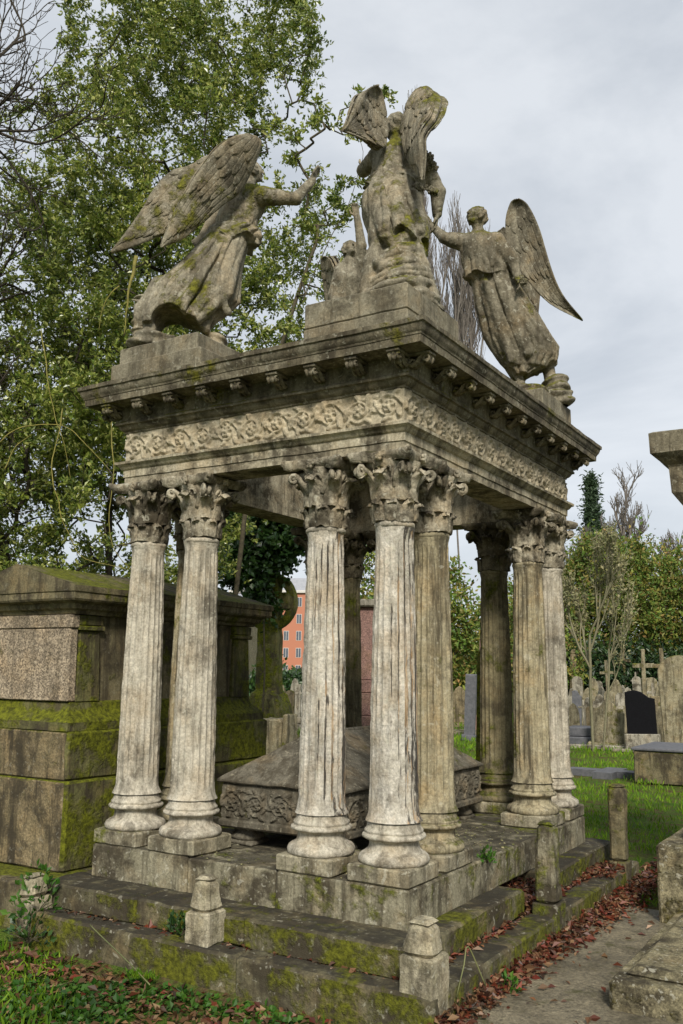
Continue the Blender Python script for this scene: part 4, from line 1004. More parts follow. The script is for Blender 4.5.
for (x0, x1, y0, y1) in ((dx1-.04,dx1+.035,dy0+.022,dy0+.26),(dx1-.04,dx1+.035,dy1-.24,dy1+.03),(dx0-.035,dx0+.04,dy0-.03,dy0+.24)):
    m = MB().box(x0, x1, y0, y1, .845, 1.38, .006, .06, .012, .02); m.box(x0-.008, x1+.012, y0-.012, y1+.012, 1.383, 1.42, .006, .06); m.box(x0, x1+.004, y0, y1, 1.423, 1.50, .006, .06)
    spart(m.noise(.002, 7, 5), 'corner_pilaster', M['tomb_side'], bt, bo)
m = MB().box(dx0+.05, dx1+.030, dy0-.055, dy0+.02, .85, 1.395, .006, .06, .012, 0)
spart(m, 'inscription_panel', M['granite'], bt, bo)
m = MB().box(dx0+.02, dx1+.034, dy0-.062, dy0+.02, 1.40, 1.50, .006, .06)
spart(m, 'panel_head', M['granite'], bt, bo)
b = MB(); sweep_rect(b, dx0, dx1, dy0, dy1, [(-.05,1.50),(.05,1.505),(.06,1.53),(.09,1.545),(.10,1.58),(.16,1.60),(.17,1.615),(.17,1.66),(.18,1.668),(.185,1.695),(.1,1.70),(-.2,1.71)])
# gabled lid
ex0, ex1, ey0, ey1 = dx0-.18, dx1+.18, dy0-.18, dy1+.18; ax_ = (ex0+ex1)/2
for z0_, z1_, ins in ((1.697,1.715,0),):
    n = 40; ys = np.linspace(ey0, ey1, n); prof = [(ex0,1.69),(ex0,1.712),(ax_,1.90),(ex1,1.712),(ex1,1.69)]
    pr = []
    for i in range(4):
        for k in range(8): pr.append((prof[i][0]+(prof[i+1][0]-prof[i][0])*k/8, prof[i][1]+(prof[i+1][1]-prof[i][1])*k/8))
    pr.append(prof[-1]); G = np.array([[[x, y, z] for x, z in pr] for y in ys]); b.grid(G)
    b.add([[ex0,ey0,1.69],[ex1,ey0,1.69],[ex1,ey0,1.712],[ax_,ey0,1.90],[ex0,ey0,1.712]], [np.array([0,1,2,3,4])])
    b.add([[ex0,ey1,1.69],[ex1,ey1,1.69],[ex1,ey1,1.712],[ax_,ey1,1.90],[ex0,ey1,1.712]], [np.array([4,3,2,1,0])])
spart(b.noise(.003, 7, 6), 'lid', M['tomb'], bt, bo)

# ------------------------------------------------------------------ ledger tomb and pedestal tomb on the right
fg = empty('ledger_tomb', (1.9,1.0,GZ), 0, 'low flat ledger tomb of lichened stone at the right edge beside the path', 'tomb')
fo = (1.9,1.0,GZ)
b = MB(); b.box(1.195, 2.7, .13, 1.96, GZ-.05, -.462, .02, .04); b.noise(.0035, 9, 3, 4)
spart(b, 'kerb_slab', M['ledger'], fg, fo)
b = MB(); b.box(1.26, 2.6, .235, 1.90, -.464, -.42, .03, .05, .03, .03)
spart(b.noise(.004, 9, 4, 3), 'top_slab', M['ledger'], fg, fo)
pd = empty('pedestal_tomb', (1.9,2.9,GZ), 0, 'tall pedestal monument cut off by the right edge, its heavy cornice high against the sky', 'monument')
po = (1.9,2.9,GZ)
b = MB(); b.box(1.03, 2.8, 2.0, 3.7, GZ-.05, -.08, .02, .05); spart(b.noise(.004, 8, 5, 4), 'base', M['ledger'], pd, po)
b = MB(); b.box(1.20, 2.7, 2.26, 3.5, -.078, .10, .02, .08); b.box(1.44, 2.5, 2.44, 3.3, .102, 2.40, .01, .1); spart(b.noise(.004, 8, 6, 3), 'shaft', M['podium'], pd, po)
b = MB(); sweep_rect(b, 1.40, 2.5, 2.52, 3.3, [(-.05,2.30),(.10,2.34),(.205,2.50),(.215,2.70),(.225,2.715),(.325,2.80),(.33,2.96),(.30,2.975),(-.2,3.06)])
spart(b.noise(.003, 9, 7, 3), 'cornice', M['cornice'], pd, po)

# ------------------------------------------------------------------ Celtic cross behind the chest tomb
def grave_empty(name, p, label, cat='headstone', rz=.1, group=None):
    return empty(name, p, rz, label, cat, group)
cc = grave_empty('celtic_cross', (-8.536,10.456,-0.642), 'tall mossy wheel-head cross on a sloping rock base, its head buried in ivy', 'cross')
b = MB(); n = 16
b.box(-.62, .62, -.5, .5, 0, 1.32, .08, .12, .30, .2); spart(b.noise(.05, 3, 8, 4), 'rock_base', M['tomb_side'], cc, (0,0,0))
b = MB(); b.box(-.26, .26, -.16, .16, 1.2, 3.6, .03, .15, .06, .03); b.box(-.50, .50, -.13, .13, 2.95, 3.3, .03, .15); b.noise(.012, 5, 9, 3)
spart(b, 'cross_shaft', M['tomb_side'], cc, (0,0,0))
b = MB(); a = np.linspace(0, TAU, 33)[:-1]
G = np.array([[[r_*math.cos(t), y_, 3.12+r_*math.sin(t)] for r_, y_ in ((.44,-.08),(.60,-.08),(.60,.08),(.44,.08))] for t in a])
b.grid(G, closed_u=True, closed_v=True); spart(b.noise(.01, 5, 9, 3), 'wheel_ring', M['tomb_side'], cc, (0,0,0))
# low mossy kerb blocks beside it
kk = grave_empty('stone_trough', (-6.577,8.14,-0.445), 'small square yellow-green stone block low down behind the chest tomb', 'block')
b = MB(); b.box(-.32, .12, -.2, .2, 0, .72, .03, .08); b.box(.14, .22, -.2, .2, 0, .80, .02, .08); spart(b.noise(.012, 6, 4, 3), 'block', M['grave'], kk, (0,0,0))
# pink granite monument seen between the near columns
pk = grave_empty('granite_monument', (-3.856,6.293,-0.247), 'pink granite pedestal monument seen through the canopy between the front columns', 'monument', .5)
b = MB(); b.box(-.55, .55, -.5, .5, 0, .75, .01, .1); b.box(-.46, .46, -.42, .42, .755, 1.05, .01, .1); b.box(-.38, .38, -.35, .35, 1.055, 1.22, .01, .1); spart(b, 'stepped_base', M['pink'], pk, (0,0,0))
b = MB(); b.box(-.30, .30, -.28, .28, 1.225, 2.22, .01, .1, .02, .02); spart(b, 'die', M['pink'], pk, (0,0,0))
b = MB(); b.box(-.38, .38, -.35, .35, 2.225, 2.33, .02, .1); spart(b, 'cap', M['grave_grey'], pk, (0,0,0))

# ------------------------------------------------------------------ gravestones in the background
def outline(kind, w, h):
    hw = w/2; P = [(-hw,0),(hw,0)]
    if kind == 'round': P += [(hw,h-hw*.9)] + [(hw*math.cos(t), h-hw*.9+hw*.9*math.sin(t)) for t in np.linspace(.15, math.pi-.15, 13)] + [(-hw,h-hw*.9)]
    elif kind == 'gothic': P += [(hw,h*.72),(hw*.82,h*.84),(hw*.45,h*.95),(0,h),(-hw*.45,h*.95),(-hw*.82,h*.84),(-hw,h*.72)]
    elif kind == 'ogee': P += [(hw,h*.72),(hw*.86,h*.80),(hw*.6,h*.80),(hw*.42,h*.86),(hw*.22,h*.96),(0,h),(-hw*.22,h*.96),(-hw*.42,h*.86),(-hw*.6,h*.80),(-hw*.86,h*.80),(-hw,h*.72)]
    elif kind == 'shoulder': P += [(hw,h*.80),(hw*.72,h*.80),(hw*.66,h*.9),(hw*.35,h*.98),(0,h),(-hw*.35,h*.98),(-hw*.66,h*.9),(-hw*.72,h*.80),(-hw,h*.80)]
    elif kind == 'wave': P += [(hw,h*.86),(hw*.6,h*.88),(hw*.1,h*.97),(-hw*.4,h),(-hw,h*.97)]
    else: P += [(hw,h),(-hw,h)]
    return P
def slab(mb, P, t, z0=0):
    P = np.array(P); n = len(P); c = P.mean(0); G = []
    for y, s_ in ((-t/2, .96),(-t/2+.02, 1),(t/2-.02, 1),(t/2, .96)): G.append(np.c_[c[0]+(P[:,0]-c[0])*s_, np.full(n,y), z0+c[1]+(P[:,1]-c[1])*s_])
    st = mb.n; mb.grid(np.array(G), closed_v=True); f = np.arange(n); mb.P.setdefault(n, []).append(f[None]+st); mb.P[n].append(f[None,::-1]+mb.n-n); return mb
def gravestone(p, h, w, kind, mat, label, seed, rz=None, cat='headstone', tilt=0):
    rg = random.Random(seed); rz = rg.uniform(-.25,.25)+.15 if rz is None else rz
    name = {'cross':'stone_cross','pillar':'stone_pillar'}.get(kind, 'headstone'); cat = {'cross':'cross','pillar':'pillar'}.get(kind, 'headstone')
    o = empty(name, (p[0],p[1],GZ-.03), rz, label, cat, 'gravestones in the cemetery beyond'); o.rotation_euler[0] = rad(tilt if tilt else rg.uniform(-3,3)); o.rotation_euler[1] = rad(rg.uniform(-3,3))
    h += .03; b = MB()
    if kind == 'cross': w *= 1.2
    if kind == 'cross':
        bh = h*.30; s_ = MB(); s_.box(-w*.55, w*.55, -.22, .22, 0, bh*.5, .02, .12); s_.box(-w*.36, w*.36, -.16, .16, bh*.5+.002, bh, .02, .12); s_.noise(.01, 6, seed, 3).build('cross_base', M[mat], o)
        t = w*.105; b.box(-t, t, -.07, .07, bh-.01, h, .015, .1, t*.2, .005); b.box(-w*.5, -t+.012, -.065, .065, h*.78, h*.78+2*t, .012, .1); b.box(t-.012, w*.5, -.065, .065, h*.78, h*.78+2*t, .012, .1)
        b.noise(.008, 7, seed, 3).build('cross_shaft', M[mat], o)
    elif kind == 'pillar':
        s_ = MB().box(-w*.8, w*.8, -w*.7, w*.7, 0, h*.2, .02, .12); s_.build('pillar_base', M[mat], o)
        b.box(-w/2, w/2, -w/2, w/2, h*.2, h*.93, .02, .1, w*.06, w*.06); b.box(-w*.5, w*.5, -w*.5, w*.5, h*.932, h, .02, .1, w*.25, w*.25); b.noise(.01, 7, seed, 3).build('pillar_shaft', M[mat], o)
    else:
        th = .11 if mat != 'black' else .09
        slab(b, outline(kind, w, h), th); b.noise(.006 if mat != 'black' else .0, 7, seed, 3).build('slab', M[mat], o)
        s_ = MB().box(-w*.58, w*.58, -.17, .17, 0, .16 if mat != 'black' else .42, .02, .12).noise(.01, 6, seed, 2); s_.build('stone_base', M[mat if mat != 'black' else 'grave_grey'], o)
    return o
GS = [ # position, height, width, kind, material, label
 ((-3.51,17.081,0.53), 'ogee', 31, 'grave', 'mossy buff headstone with pointed ogee top, nearest in the grass on the right', 2),
 ((-2.549,16.498,0.744), 'wave', 28, 'black', 'polished black headstone with wavy top beside the buff ogee headstone', 0),
 ((-1.745,16.995,1.537), 'round', 38, 'grave', 'very big rounded brown headstone cut by the right edge of the view', 3),
 ((-5.706,23.95,0.619), 'shoulder', 12, 'grave_grey', 'small pale grey headstone leaning behind the buff ogee headstone', -8),
 ((-9.791,34.355,2.125), 'pillar', 6, 'grave_brown', 'slim square stone pillar right beside the far columns', 0),
 ((-8.325,30.559,1.564), 'round', 10, 'grave_grey', 'narrow grey rounded headstone next to the slim square pillar', 0),
 ((-9.828,36.682,2.32), 'cross', 9, 'grave', 'tall thin stone cross behind the two young tree stems', 0),
 ((-7.243,28.877,1.582), 'gothic', 9, 'grave', 'narrow pointed headstone tucked between the young tree stems', 0),
 ((-9.757,39.076,1.586), 'cross', 9, 'grave_brown', 'small distant stone cross left of the taller slim cross', 0),
 ((-6.218,27.16,1.56), 'cross', 11, 'grave', 'slim buff cross with short arms rising above the buff ogee headstone', 0),
 ((-5.693,26.309,1.252), 'gothic', 11, 'grave', 'gothic arched headstone under the tall distant cross', 4),
 ((-8.055,36.6,2.224), 'cross', 11, 'grave_brown', 'tallest distant stone cross against the dark evergreens', 0),
 ((-5.879,28.543,1.372), 'gothic', 11, 'grave_grey', 'gothic headstone overlapping the foot of the tallest distant cross', -3),
 ((-3.946,22.686,1.82), 'cross', 17, 'grave', 'thick-armed buff cross standing above the black headstone', 0),
 ((-4.243,24.853,2.001), 'round', 10, 'grave', 'tall narrow round-topped headstone just behind the thick-armed cross', 0),
 ((-3.171,21.989,1.829), 'cross', 15, 'grave_brown', 'stout buff cross half hidden by the very big brown headstone', 0),
 ((-4.462,23.543,0.798), 'round', 12, 'grave', 'low rounded headstone in shadow left of the black headstone', 0),
 ((-6.236,24.799,0.821), 'gothic', 11, 'grave', 'dull pointed headstone low among the young tree stems', 3),
 ((-5.649,21.636,0.617), 'wave', 9, 'slate', 'bluish slate headstone close to the far right column', 0),
 ((-4.526,27.028,1.169), 'gothic', 12, 'grave_grey', 'grey gothic headstone between the thick and the stout crosses', 0),
 ((-6.377,31.761,1.323), 'round', 8, 'grave_grey', 'small far grey headstone left of the thick-armed cross', 0),
 ((-1.622,5.321,1.423), 'round', 26, 'tomb_side', 'green mossy rounded headstone just behind the back right columns', 0),
 ((-7.671,19.214,2.185), 'pillar', 6, 'pink', 'slim pale pink obelisk seen between the right column groups', 0),
 ((-7.087,17.225,1.045), 'flat', 11, 'slate', 'blue-grey square headstone in the gap between column groups', 0),
 ((-9.769,22.62,1.57), 'gothic', 15, 'grave_brown', 'gothic headstone in the gap just right of the front columns', 0),
 ((-12.042,28.267,1.396), 'round', 10, 'grave', 'small far rounded headstone above the blue-grey one', 0),
 ((-14.281,19.837,1.026), 'gothic', 10, 'grave_grey', 'pale headstone seen left of the front column below the brick building', 0),
 ((-18.008,24.588,1.311), 'round', 9, 'grave', 'small rounded headstone behind the sloping rock base', 0),
 ((-11.586,15.625,0.56), 'round', 9, 'grave_brown', 'low brown headstone right of the sloping rock base', 0),
 ((-4.778,18.648,0.342), 'gothic', 11, 'grave', 'small pointed stone low beside the far right column', 0),
 ((-5.182,20.749,0.363), 'cross', 8, 'grave_grey', 'little pale cross between the slate stone and the ogee headstone', 0),
 ((-4.385,18.891,0.271), 'round', 9, 'grave_brown', 'low brown rounded stone just left of the ogee headstone', 0),
 ((-8.219,32.975,0.992), 'round', 7, 'grave_grey', 'tiny pale stone high above the leaning grey headstone', 4),
 ((-6.671,29.23,0.866), 'shoulder', 8, 'grave_grey', 'small shouldered grey stone above the ogee headstone peak', -4),
 ((-4.563,22.306,0.547), 'round', 9, 'grave_grey', 'pale rounded stone between the ogee and the black headstones', -2),
 ((-3.705,19.31,0.281), 'flat', 9, 'grave', 'squat square stone touching the black headstone', 1),
 ((-7.025,33.711,1.171), 'cross', 7, 'grave_grey', 'small pale distant cross above the black headstone', -1),
 ((-2.97,19.763,0.544), 'flat', 10, 'grave_brown', 'squat brown block between the black and the very big headstones', -2),
 ((-3.538,22.938,0.818), 'gothic', 9, 'grave', 'small buff pointed stone left of the very big brown headstone', -3),
 ((-9.454,34.563,0.977), 'flat', 6, 'grave_brown', 'dark distant square stone behind the narrow rounded headstone', 4),
 ((-6.989,25.509,0.772), 'shoulder', 8, 'grave_grey', 'pale shouldered stone half hidden by the far column', 4),
 ((-6.186,23.655,0.582), 'cross', 8, 'grave', 'buff little cross in front of the narrow rounded headstone', -1),
 ((-6.731,28.018,0.833), 'gothic', 8, 'grave_grey', 'pale pointed stone left of the slim buff cross', 0),
 ((-5.356,24.166,0.747), 'round', 9, 'grave', 'small buff rounded stone over the ogee headstone shoulder', 0),
 ((-3.738,18.702,0.469), 'cross', 10, 'grave_grey', 'pale low cross right of the ogee headstone peak', -1),
 ((-6.884,31.448,1.009), 'shoulder', 7, 'grave_grey', 'tiny shouldered stone between two gothic headstones', 3),
 ((-4.03,21.46,0.654), 'shoulder', 9, 'grave_grey', 'pale shouldered stone just left of the black headstone', 3),
 ((-4.605,25.804,0.972), 'flat', 8, 'grave', 'small square buff stone above the black headstone', -2),
 ((-3.946,23.861,0.835), 'cross', 10, 'grave_grey', 'pale cross between the black and very big headstones', 2),
 ((-2.661,18.779,0.326), 'round', 9, 'grave', 'little rounded buff stone at the foot of the very big headstone', -1),
 ((-4.718,19.86,0.473), 'shoulder', 9, 'grave_grey', 'pale broken-looking stone left of the ogee headstone', 4),
 ((-10.941,25.422,1.089), 'cross', 8, 'grave', 'small cross in the gap right of the front columns', -1),
 ((-8.172,20.08,0.753), 'round', 8, 'grave_grey', 'tiny pale stone touching the slim pink obelisk', 2),
 ((-12.481,17.422,0.691), 'cross', 8, 'grave_grey', 'little pale cross beside the left front column', -1),
 ((-16.365,22.076,0.731), 'shoulder', 8, 'grave', 'small shouldered stone right of the wheel-head cross', -3),
]
for i, (p, kind, wpx, mat, lab, tilt) in enumerate(GS):
    d_ = (p[0]-2.667)*-.5249+(p[1]+4.957)*.8512
    h0 = p[2]-GZ
    if kind in ('gothic','round','shoulder') and 27.5 < d_ < 45: h0 = min(h0*.88, 1.25+.45*math.sin(i*2.1)**2)
    gravestone(p, h0, wpx*d_/912., kind, mat, lab, i+40, tilt=tilt)
# stepped black grave, cross-shaped ledger, box grave, kerb line
g_ = grave_empty('stepped_grave', (-4.331,17.926,-0.62), 'dark grey two-stepped grave slab beside the far right column', 'grave', .15)
MB().box(-.45,.45,-.6,.6,0,.2,.02,.1).build('lower_step', M['slate'], g_); MB().box(-.34,.34,-.48,.48,.202,.42,.02,.1).build('upper_step', M['slate'], g_)
g_ = grave_empty('cross_ledger', (-1.81,11.206,-0.62), 'flat grey cross-shaped ledger stone lying in the grass', 'grave', 0)
cr = [(-.75,-.12),(-.22,-.12),(-.22,-.42),(.12,-.42),(.12,-.12),(.8,-.12),(.8,.22),(.12,.22),(.12,.55),(-.22,.55),(-.22,.22),(-.75,.22)]
n = len(cr); b = MB(); cr = np.array(cr); G = np.array([np.c_[cr, np.full(n,z)] for z in (-.02,.09)]); b.grid(G, closed_v=True, flip=True); b.P.setdefault(n, []).append(np.arange(n)[None]+n)
b.build('cross_slab', M['slate'], g_)
g_ = grave_empty('box_grave', (-0.827,10.567,-0.62), 'dark streaked low box grave with a pale slate lid, right of the flat cross', 'grave', 0)
MB().box(-.42,1.0,-.1,1.4,0,.50,.015,.1).noise(.004,6,3,3).build('box_side', M['tomb'], g_); MB().box(-.45,1.03,-.13,1.43,.503,.555,.015,.1).build('lid', M['slate'], g_)
g_ = grave_empty('grave_kerb', (-3.391,16.502,-0.62), 'long low kerb stones edging graves in the grass on the right', 'kerb', .15)
b = MB(); b.box(-1.3,1.8,-.07,.07,0,.10,.02,.1); b.box(.2,1.4,-.5,-.38,0,.08,.02,.1); b.noise(.01,5,3,3).build('kerb_stone', M['grave_grey'], g_)
g_ = grave_empty('rubble_grave', (-3.585,19.392,-0.62), 'heap of rough broken stones at the foot of the black headstone', 'rubble', .1)
b = MB(); rg = random.Random(5)
for i in range(14): x = rg.uniform(-.7,.7); b.blob((x, rg.uniform(-.3,.3), rg.uniform(.05,.3)), (rg.uniform(.1,.25), .15, rg.uniform(.08,.18)), 7)
b.noise(.04, 4, 3, 3).build('stones', M['grave'], g_)
g_ = grave_empty('flat_slab', (-13.024,30.629,-0.62), 'pale flat grave slab lying in the grass between the column groups', 'grave', .1)
MB().box(-.6,.5,-.5,.9,0,.12,.02,.1).build('slab', M['grave_grey'], g_)
g_ = grave_empty('flat_slab', (-7.759,18.539,-0.62), 'dark kerbed grave slab nearer the canopy between the column groups', 'grave', .1)
MB().box(-.5,.5,-.3,.5,0,.14,.02,.1).build('slab', M['grave'], g_)

# ------------------------------------------------------------------ brick building far behind
def brick():
    m, nt, b = newmat('orange_brick'); geo = nd(nt, 'ShaderNodeTexCoord')
    t = nd(nt, 'ShaderNodeTexBrick'); t.inputs['Scale'].default_value = 4
    for k, c in (('Color1',(.44,.13,.065,1)),('Color2',(.35,.10,.05,1)),('Mortar',(.42,.16,.09,1))): t.inputs[k].default_value = c
    nt.links.new(mapping(nt, geo.outputs['Object'], scale=(1,1,1)), t.inputs['Vector']); nt.links.new(t.outputs[0], b.inputs['Base Color']); return m
M['brick'] = brick(); M['pane'] = plain('window_glass', (.10,.12,.15), (.07,.08,.10), 2, .15, 0, .6); M['frame'] = plain('white_frame', (.6,.57,.52), (.5,.48,.45), 5, .6, 0)
M['roofgrey'] = plain('grey_slate_roof', (.34,.35,.38), (.26,.27,.3), 2, .7, .1)
bl = (-82.857,118.53,5.82); bu = empty('brick_building', (bl[0],bl[1],GZ), .45, 'distant orange brick block of flats with rows of windows', 'building')
MB().box(-9, 9, -5, 5, 0, 13.6, .05).build('wall', M['brick'], bu)
MB().box(-9.4, 9.4, -5.4, 5.4, 13.65, 14.1, .05).build('parapet', M['frame'], bu); MB().box(-8.6, 8.6, -4.6, 4.6, 14.12, 16.2, .05, 0, 1.2, 1.2).build('roof', M['roofgrey'], bu)
for fl in range(5):
    for k in range(9):
        x = -8+k*2.0; z = .9+fl*2.65
        f_ = MB().box(x-.42, x+.42, -5.03, -4.9, z, z+1.5, .02).build('window', M['frame'], bu)
        MB().box(x-.36, x-.03, -5.05, -5.0, z+.06, z+1.44, .01).box(x+.03, x+.36, -5.05, -5.0, z+.06, z+1.44, .01).build('pane', M['pane'], f_)
sh = (-42.729,55.162,3.426); hs = empty('stone_house', (sh[0],sh[1],GZ), .45, 'distant buff stone wall of a house glimpsed left of the wheel-head cross', 'building')
MB().box(-3, .3, -4, 4, 0, 6.5, .05).build('wall', M['grave'], hs); MB().box(-3.3, .5, -4.3, 4.3, 6.53, 7.6, .05, 0, .8, 1.6).build('roof', M['roofgrey'], hs)

# ------------------------------------------------------------------ trees and plants
def grow(starts, att, seg, rs, jit=.18, bias=None):
    N = [np.array(p, float) for p in starts]; par = [-1]+list(range(len(N)-1)); pos = np.array(N)
    order = np.argsort(np.linalg.norm(att-pos[0], axis=1)); P = np.zeros((200000,3)); P[:len(pos)] = pos; n = len(pos); dep = [0]*n
    for i in range(1,n): dep[i] = dep[i-1]+1
    for k in order:
        a = att[k]; d = np.linalg.norm(P[:n]-a, axis=1) + np.maximum(0, P[:n,2]-a[2])*.6
        j = int(np.argmin(d)); L = np.linalg.norm(a-P[j]); m = max(1, int(L/seg)); prev = j; b0 = P[j].copy()
        perp = rs.normal(0, 1, 3)*L*jit
        for q in range(1, m+1):
            t = q/m; x = b0+(a-b0)*t + perp*math.sin(math.pi*t)*.5 + rs.normal(0,1,3)*seg*.10
            if q == m: x = a
            P[n] = x; par.append(prev); dep.append(dep[prev]+1); prev = n; n += 1
    return P[:n].copy(), np.array(par)
def weights(par):
    n = len(par); w = np.zeros(n); ch = np.zeros(n, int)
    for i in range(n-1, 0, -1):
        if ch[i] == 0: w[i] = 1
        w[par[i]] += w[i]; ch[par[i]] += 1
    return w, ch
def limb_mesh(P, par, w, rt, ex, rmax, sides=5):
    i = np.arange(1, len(P)); i = i[par[i] >= 0]; a = P[par[i]]; b = P[i]; r1 = np.minimum(rmax, rt*np.maximum(w[par[i]],1)**ex); r2 = np.minimum(rmax, rt*np.maximum(w[i],1)**ex); r1 = np.minimum(r1, r2*1.25)
    d = b-a; d /= np.linalg.norm(d, axis=1)[:,None]+1e-9
    ref = np.where(np.abs(d[:,2:3]) < .9, np.array([[0,0,1.]]), np.array([[1.,0,0]])); u = np.cross(d, ref); u /= np.linalg.norm(u, axis=1)[:,None]; v = np.cross(d, u)
    an = np.arange(sides)*TAU/sides; c, s_ = np.cos(an), np.sin(an)
    off = c[None,:,None]*u[:,None]+s_[None,:,None]*v[:,None]
    A = a[:,None]+off*r1[:,None,None]; B = b[:,None]+off*r2[:,None,None]
    V = np.concatenate([A,B], 1).reshape(-1,3); m = len(i); base = (np.arange(m)*2*sides)[:,None]; k = np.arange(sides)[None]; k2 = (k+1)%sides
    F = np.stack([base+k, base+k2, base+k2+sides, base+k+sides], -1).reshape(-1,4); return V, F
def leaf_mesh(pos, dirs, size, rs, wr=.45, fold=.18, flat=.0):
    n = len(pos); d = dirs/np.linalg.norm(dirs, axis=1)[:,None]; r = rs.normal(0,1,(n,3)); r[:,2] += flat; nn = r-d*(r*d).sum(1)[:,None]; nn /= np.linalg.norm(nn, axis=1)[:,None]; s_ = np.cross(d, nn)
    L = size*rs.uniform(.45,1.35,n)[:,None]; w = L*wr
    p0 = pos; p1 = pos+d*L*.5+s_*w*.5+nn*L*fold*.5; p2 = pos+d*L-nn*L*.08; p3 = pos+d*L*.5-s_*w*.5+nn*L*fold*.5
    V = np.stack([p0,p1,p2,p3], 1).reshape(-1,3); b = np.arange(n)[:,None]*4
    return V, np.concatenate([b+np.array([[0,1,2]]), b+np.array([[0,2,3]])])
def crown_points(ells, n, rs, shell=.0):
    out = []; vol = np.array([e[3]*e[4]*e[5] for e in ells]); vol = vol/vol.sum()
    for e, f in zip(ells, vol):
        k = int(n*f)+1; v = rs.normal(0,1,(k,3)); v /= np.linalg.norm(v, axis=1)[:,None]; r = rs.uniform(shell,1,k)**(1/2.4); out.append(np.array(e[:3])+v*r[:,None]*np.array(e[3:]))
    return np.concatenate(out)
def tree(name, label, cat, starts, att, seed, seg, leaf=None, nleaf=0, lsize=.05, rt=.004, ex=.5, rmax=.2, bark='wood', loc=None, spread=.12, wthr=6, wr=.45, group=None, flat=0, droop=0, cull=None, lname='crown', jit=.18, cluster=0):
    rs = np.random.RandomState(seed); P, par = grow(starts, att, seg, rs, jit); w, ch = weights(par)
    base = np.array(starts[0]); o = empty(name, tuple(base), 0, label, cat, group)
    V, F = limb_mesh(P, par, w, rt, ex, rmax); o1 = link('trunk', mesh_np('trunk', V-base, [F], M[bark], True), o)
    if leaf:
        c = np.where((w <= wthr) & (par >= 0))[0]; i = c[rs.randint(0, len(c), nleaf)]
        t = rs.rand(nleaf)[:,None]; pos = P[par[i]]*(1-t)+P[i]*t
        if cluster:
            m_ = nleaf//cluster; ci = np.repeat(i[:m_], cluster); tt = np.repeat(rs.rand(m_), cluster)[:,None]; off = np.repeat(rs.normal(0,1,(m_,3))*spread*rs.rand(m_)[:,None], cluster, 0)
            pos = P[par[ci]]*(1-tt)+P[ci]*tt+off; i = ci; nleaf = m_*cluster
        d = P[i]-P[par[i]]; d /= np.linalg.norm(d, axis=1)[:,None]+1e-9
        rr = rs.normal(0,1,(nleaf,3)); pos = pos + rr*(.018 if cluster else spread)*(1 if cluster else rs.rand(nleaf)[:,None]); dd = d*.7+rs.normal(0,.75,(nleaf,3)); dd[:,2] -= droop
        if cull is not None: m = cull(pos); pos, dd = pos[m], dd[m]
        V, F = leaf_mesh(pos, dd, lsize, rs, wr, flat=flat); link(lname, mesh_np(lname, V-base, [F], M[leaf], False), o)
    return o
def lsys(base, d, L, depth, rs, P=None, par=None, prev=-1, nch=5, up=.12, wob=.10, ratio=.58, ang=.55, nseg=7, first=.35):
    if P is None: P = [np.array(base, float)]; par = [-1]; prev = 0
    x = P[prev].copy(); d = nrm(d); idx = []
    for k in range(nseg):
        d = nrm(d + rs.normal(0, wob, 3) + np.array([0,0,up])); x = x + d*L/nseg; P.append(x.copy()); par.append(prev); prev = len(P)-1; idx.append((prev, d.copy()))
    if depth > 0:
        for c in range(nch):
            q_, dd = idx[min(nseg-1, int((first+(1-first)*(c+rs.rand())/nch)*nseg))]
            a = np.cross(dd, rs.normal(0,1,3)); a = nrm(a); th = ang*rs.uniform(.6,1.3)
            lsys(None, dd*math.cos(th)+a*math.sin(th), L*ratio*rs.uniform(.75,1.15), depth-1, rs, P, par, q_, nch, up, wob, ratio, ang, nseg, .15)
    return P, par
def bare_tree(label, base, d, L, depth, seed, rt, ex=.4, rmax=.25, bark='twig', group=None, name='bare_tree', leaf=None, nleaf=0, lsize=.1, **k):
    rs = np.random.RandomState(seed); P, par = lsys(base, d, L, depth, rs, **k); P = np.array(P); par = np.array(par); w, ch = weights(par)
    o = empty(name, tuple(base), 0, label, 'tree', group); V, F = limb_mesh(P, par, w, rt, ex, rmax, 4); link('trunk', mesh_np('trunk', V-np.array(base), [F], M[bark], True), o)
    if leaf:
        c = np.where((w <= 2) & (par >= 0))[0]; i = c[rs.randint(0,len(c),nleaf)]; pos = P[i]+rs.normal(0,.04,(nleaf,3))
        V, F = leaf_mesh(pos, rs.normal(0,1,(nleaf,3)), lsize, rs, .6); link('crown', mesh_np('crown', V-np.array(base), [F], M[leaf]), o)
    return o
CAMP = np.array([2.667,-4.957,1.108])
FH = np.array([-.5249,.8512,0]); RH = np.array([.8512,.5249,0])
def lc(r, d, z): return tuple(CAMP[:2]*1.0+RH[:2]*r+FH[:2]*d)+(z,)     # r metres right, d metres ahead, absolute height
def ce(r, d, z, a, b, c): return lc(r,d,z)+(a,b,c)
rs = np.random.RandomState(3)
